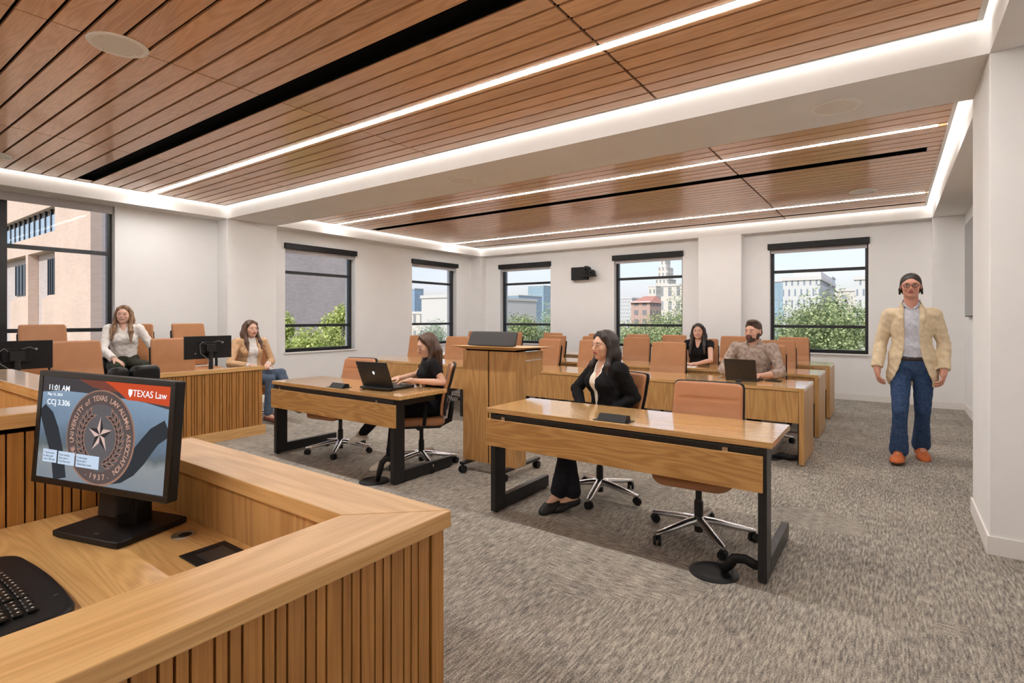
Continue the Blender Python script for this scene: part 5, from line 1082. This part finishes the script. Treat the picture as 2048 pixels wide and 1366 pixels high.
# --- woman typing
f_ = unit((-.60, -.80, 0)); g = Fig('person', 'seated woman in a black t-shirt with long straight brown hair typing on the big laptop', (-3.64, 3.74, 0), seated((-3.62, 3.77), f_, (-.44, -.90, -.33), 1.252, .565, .96, .05,
    wrL=(-3.63, 3.46, .822), wrR=(-3.86, 3.52, .822), elL=(-3.40, 3.66, .800), elR=(-3.90, 3.80, .83), hdL=(-.85, -.45, -.1), hdR=(-.15, -1, -.05), hpL=(0, 0, -1), hpR=(0, 0, -1), hsL=-1, hsR=1,
    knL=(-3.78, 3.44, .50), anL=(-3.80, 3.37, .105), tdL=(-.55, -.80, -.22), fuL=(0, 0, 1), knR=(-3.97, 3.50, .575), anR=(-4.36, 3.50, .235), tdR=(-.94, -.18, -.28), fuR=(-.3, 0, .95)), .96, skin=(.68, .42, .31))
g.body(lid=.9, smile=0, lips=(.45, .17, .14), brow=(.10, .06, .04)); g.top(blk, .009, .55, .04, 'tshirt', .058, cuff=.004, k_=.6); g.trousers(blk2, .008, .004); g.shoes((.60, .54, .45), (.66, .62, .54), lace=(.70, .66, .6), kind='sneaker')
hairstyle('hair', hairmat('brown_hair', (.030, .014, .008), (.13, .062, .036)), g.t, g.org, g.J['head'], g.HR, .97, 'long', .36, seed=1)
m = MB().tube([tuple(g.J['wrL']+V3(.03, .01, 0)-g.org+V3(0, .026*math.cos(a), .026*math.sin(a))) for a in np.linspace(0, 2*PI, 17)], .0025, 6, False); m.build('bracelet', M['alu'], g.t)
# --- woman in the black blazer
f_ = unit((-.50, -.87, 0)); g = Fig('person', 'seated woman in a black blazer with dark shoulder-length hair at the nearest table', (-1.82, 3.90, 0), seated((-1.84, 3.92), f_, (-.46, -.88, -.03), 1.300, .575, 1.0, .03, shw=.175,
    elR=(-2.12, 3.88, .82), wrR=(-2.02, 3.78, .68), elL=(-1.615, 3.88, .79), wrL=(-1.78, 3.74, .66), hdL=(-.8, -.3, -.1), hdR=(.55, -.5, -.1), hpL=(0, 0, -1), hpR=(0, 0, -1),
    knL=(-1.90, 3.42, .56), knR=(-2.00, 3.44, .55), anL=(-1.985, 3.36, .115), anR=(-1.90, 3.42, .105), tdL=(-.30, -.92, -.28), tdR=(-.62, -.76, -.25)), 1.0, skin=(.62, .37, .26), bulk=1.10)
g.body(lips=(.42, .13, .12), brow=(.02, .012, .01)); g.top(cream, .007, 1.3, .02, 'blouse', .060, vee=.62, k_=.7); g.top(blk, .015, 1.95, -.06, 'blazer', .062, opening=(.014, .062, .14), lapel=.30, k_=1.2); g.trousers(blk2, .010, .016, upto=.93); g.shoes((.010, .010, .011), None, 'flat', kind='flat_shoe')
hairstyle('hair', hairmat('black_hair', (.006, .004, .004), (.040, .024, .020)), g.t, g.org, g.J['head'], g.HR, 1.02, 'bob', .15, seed=2)
m = MB().tube([tuple(g.T(.052*math.sin(a), .03+.05*math.cos(a)*1.1, g.Lt*(.93-.06*math.cos(a)))-g.org) for a in np.linspace(-1.6, 1.6, 15)], .0022, 6); m.build('necklace', M['alu'], g.t)
# --- smiling woman, middle row
f_ = unit((.05, -1, 0)); g = Fig('person', 'smiling woman with long dark hair and black top in the middle audience row', (-2.31, 7.86, 0), seated((-2.30, 7.96), f_, (.16, -.98, .02), 1.322, .575, .98, .08,
    elL=(-2.05, 7.60, .815), wrL=(-2.22, 7.47, .765), elR=(-2.56, 7.66, .80), wrR=(-2.38, 7.47, .765), hdL=(-.95, -.1, .02), hdR=(.95, -.1, .02), hpL=(0, 0, -1), hpR=(0, 0, -1)), .98, skin=(.70, .43, .33))
g.body(smile=1, lips=(.5, .12, .12), brow=(.015, .01, .01)); g.top(blk, .012, .30, .03, 'top', .060, vee=.66, cuff=.012); g.trousers(blk2, .010, .01); g.shoes((.012, .012, .012), None, 'flat', kind='flat_shoe')
hairstyle('hair', hairmat('dark_brown_hair', (.006, .004, .004), (.045, .022, .016)), g.t, g.org, g.J['head'], g.HR, 1.0, 'long', .24, seed=3)
# --- bearded man
f_ = unit((-.10, -1, 0)); g = Fig('person', 'bearded man in a taupe button-down shirt behind the thin laptop', (-1.26, 6.50, 0), seated((-1.28, 6.60), f_, (-.27, -.95, -.02), 1.372, .585, 1.04, .07, shw=.195,
    elL=(-.985, 6.42, .80), wrL=(-1.17, 6.22, .775), elR=(-1.60, 6.42, .80), wrR=(-1.43, 6.20, .775), hdL=(-.75, -.6, .0), hdR=(.5, -.8, .0), hpL=(0, 0, -1), hpR=(0, 0, -1)), 1.04, True, skin=(.66, .39, .29), bulk=1.06)
g.body(brow=(.10, .06, .035), lips=(.34, .13, .11))
tau = cloth('taupe_shirt_cloth', srgb(134, 118, 108), srgb(182, 166, 156), 26, scale=(1, 1, 1)); g.top(tau, .014, 1.45, .0, 'shirt', .060, vee=.90, collar=True, cuff=.008, k_=1.5); g.trousers(blk2, .012, .01); g.shoes((.02, .015, .01), None, 'sneaker')
hm = hairmat('short_brown_hair', (.03, .016, .010), (.10, .055, .035)); hairstyle('hair', hm, g.t, g.org, g.J['head'], g.HR, 1.05, 'short', seed=4)
Bd = Field(); P = g.P
def bell(F, x, y, z, a, b_, c_, k=.012, op='add'): F.ell(P(x, y, z), (a*1.04, b_*1.04, c_*1.04), g.HR, k, None, op)
bell(Bd, 0, -.036, -.078, .052, .052, .038); bell(Bd, 0, -.072, -.100, .030, .026, .022); 
for q in (-1, 1): bell(Bd, q*.056, -.012, -.050, .016, .030, .040); bell(Bd, q*.022, -.088, -.058, .009, .012, .018, .01)
bell(Bd, 0, -.094, -.044, .024, .0075, .0055, .006); bell(Bd, 0, -.112, -.056, .019, .022, .0085, .005, 'sub'); bell(Bd, 0, -.05, -.0, .06, .08, .035, .02, 'sub')
Bd.build('beard', hm, g.t, g.org, .0035, None, lambda X, Y, Z: .0012*np.sin(X*420)*np.sin(Y*390)*np.sin(Z*300))
# --- woman in white shirt, back jury row
f_ = unit((.90, -.42, 0)); g = Fig('person', 'smiling woman in a white shirt and olive trousers in the back jury row', (-7.93, 2.68, JB), seated((-8.02, 2.66), f_, (.88, -.46, .0), 1.560, JB+.575, .99, .05,
    elR=(-7.90, 2.40, 1.01), wrR=(-7.66, 2.44, .895), elL=(-7.84, 2.93, .99), wrL=(-7.62, 2.88, .90), hdR=(.8, .5, -.35), hdL=(.9, -.2, -.3), hpR=(0, 0, -1), hpL=(0, 0, -1), hroll=-.06,
    knR=(-7.60, 2.44, .80), knL=(-7.62, 2.74, .80), anR=(-7.56, 2.42, JB+.105), anL=(-7.58, 2.74, JB+.105)), .99, skin=(.70, .44, .34))
g.body(smile=1, lips=(.5, .18, .16), brow=(.12, .07, .05)); olive = cloth('olive_cloth', srgb(48, 50, 42), srgb(66, 68, 58), 40)
g.top(white, .015, 1.90, .05, 'shirt', .060, vee=.74, collar=True, cuff=.010, k_=1.4); g.trousers(olive, .016, .012, waist=.13); g.shoes((.3, .25, .2), None, 'flat', kind='flat_shoe')
hairstyle('hair', hairmat('highlighted_hair', (.08, .038, .02), (.42, .25, .13)), g.t, g.org, g.J['head'], g.HR, 1.0, 'wavy', .25, seed=5)
# --- woman in camel blazer
f_ = unit((1, -.18, 0)); g = Fig('person', 'woman in a camel blazer, white top and jeans at the end of the jury box', (-7.05, 3.85, 0), seated((-7.17, 3.84), f_, (.99, .0, -.04), 1.372, .60, 1.0, .03, shw=.175, hroll=.05,
    elR=(-7.06, 3.52, .80), wrR=(-6.86, 3.68, .775), elL=(-7.08, 4.11, .80), wrL=(-6.86, 3.92, .775), hdR=(.45, .85, -.05), hdL=(.7, -.5, -.1), hpR=(0, 0, -1), hpL=(0, 0, -1),
    knR=(-6.74, 3.90, .58), anR=(-6.74, 3.86, .115), tdR=(.70, .50, -.22), knL=(-6.72, 4.03, .655), anL=(-6.50, 4.06, .30), tdL=(.85, .2, -.5), fuL=(.4, 0, .9)), 1.0, skin=(.68, .42, .32))
g.body(lips=(.48, .14, .13), brow=(.06, .035, .025)); camel = cloth('camel_cloth', srgb(194, 158, 122), srgb(208, 174, 138), 30)
g.top(white, .008, 1.97, .07, 'white_top', .050, cuff=.006, k_=.5); g.top(camel, .015, 1.84, -.02, 'blazer', .064, opening=(.060, .062, .12), lapel=.42, k_=1.2); g.trousers(denim2, .010, .010, waist=.12, upto=.93); g.shoes((.14, .035, .022), (.05, .02, .015), 'flat', kind='loafer')
hairstyle('hair', hairmat('wavy_brown_hair', (.030, .014, .009), (.16, .078, .045)), g.t, g.org, g.J['head'], g.HR, 1.0, 'wavy', .20, seed=6)
# --- man walking
J = dict(ff=(-.04, -1, 0), hf=(.0, -1, -.03), pel=(.155, 6.52, .955), neck=(.150, 6.50, 1.535), head=(.145, 6.475, 1.715), shL=(.325, 6.50, 1.435), shR=(-.025, 6.50, 1.435), elL=(.400, 6.56, 1.165), elR=(-.095, 6.54, 1.160), wrL=(.395, 6.45, .905), wrR=(-.125, 6.43, .905),
    hdL=(-.10, -.20, -1), hdR=(.10, -.20, -1), hpL=(-1, .3, 0), hpR=(1, .3, 0), hsL=1, hsR=-1, curlL=.55, curlR=.55, hipL=(.245, 6.53, .90), hipR=(.065, 6.53, .90), knL=(.240, 6.56, .505), knR=(.060, 6.36, .510), anL=(.235, 6.78, .120), anR=(.050, 6.44, .105), tdL=(.12, -.96, -.22), tdR=(-.10, -.98, -.02))
g = Fig('person', 'man in a cream blazer, jeans and orange sneakers walking up the aisle', (.15, 6.55, 0), J, 1.04, True, skin=(.60, .30, .22))
g.body(smile=0, lips=(.38, .12, .10), brow=(.02, .015, .012)); lb = cloth('pale_blue_shirt_cloth', srgb(186, 190, 204), srgb(214, 216, 226), 30); jk = cloth('cream_blazer_cloth', srgb(208, 190, 158), srgb(226, 208, 178), 26)
g.top(lb, .010, 1.5, .04, 'shirt', .060, vee=.93, collar=True, k_=.9); g.top(jk, .016, 1.95, -.215, 'blazer', .066, opening=(.058, .058, .20), lapel=.36, cuff=.012, k_=1.0)
g.trousers(denim, .007, .036, waist=.08, upto=.97, name='jeans'); g.shoes((.52, .13, .03), (.10, .045, .025), lace=(.72, .62, .52), kind='sneaker')
hairstyle('hair', hairmat('dark_hair', (.010, .008, .007), (.035, .025, .020)), g.t, g.org, g.J['head'], g.HR, 1.05, 'mid', seed=7)
F = Field(); S = g.s
F.ell(g.T(0, .0, .055), (.140*S+.019, .104*S+.019, .10), g.Rt, .02); g.halfspace(F, g.T(0, 0, .072), g.up, .003); g.halfspace(F, g.T(0, 0, .038), -g.up, .003); F.build('belt', mat('brown_belt', (.03, .012, .008), .4), g.t, g.org, .005)
o_ = g.P(0, 0, 0); m = MB()
def gp(x, y, z): return tuple(g.P(x, y, z)-g.org)
for q in (-1, 1):
    m.tube([gp(q*.032+.023*math.cos(a), -.108, .0+.015*math.sin(a)) for a in np.linspace(0, 2*PI, 25)], .0024, 6, False); m.tube([gp(q*.055, -.108, .004), gp(q*.076, -.07, .006), gp(q*.080, .01, .004)], .002, 6)
m.tube([gp(-.010, -.110, .003), gp(.010, -.110, .003)], .002, 6); m.build('glasses', M['bplastic'], g.t)
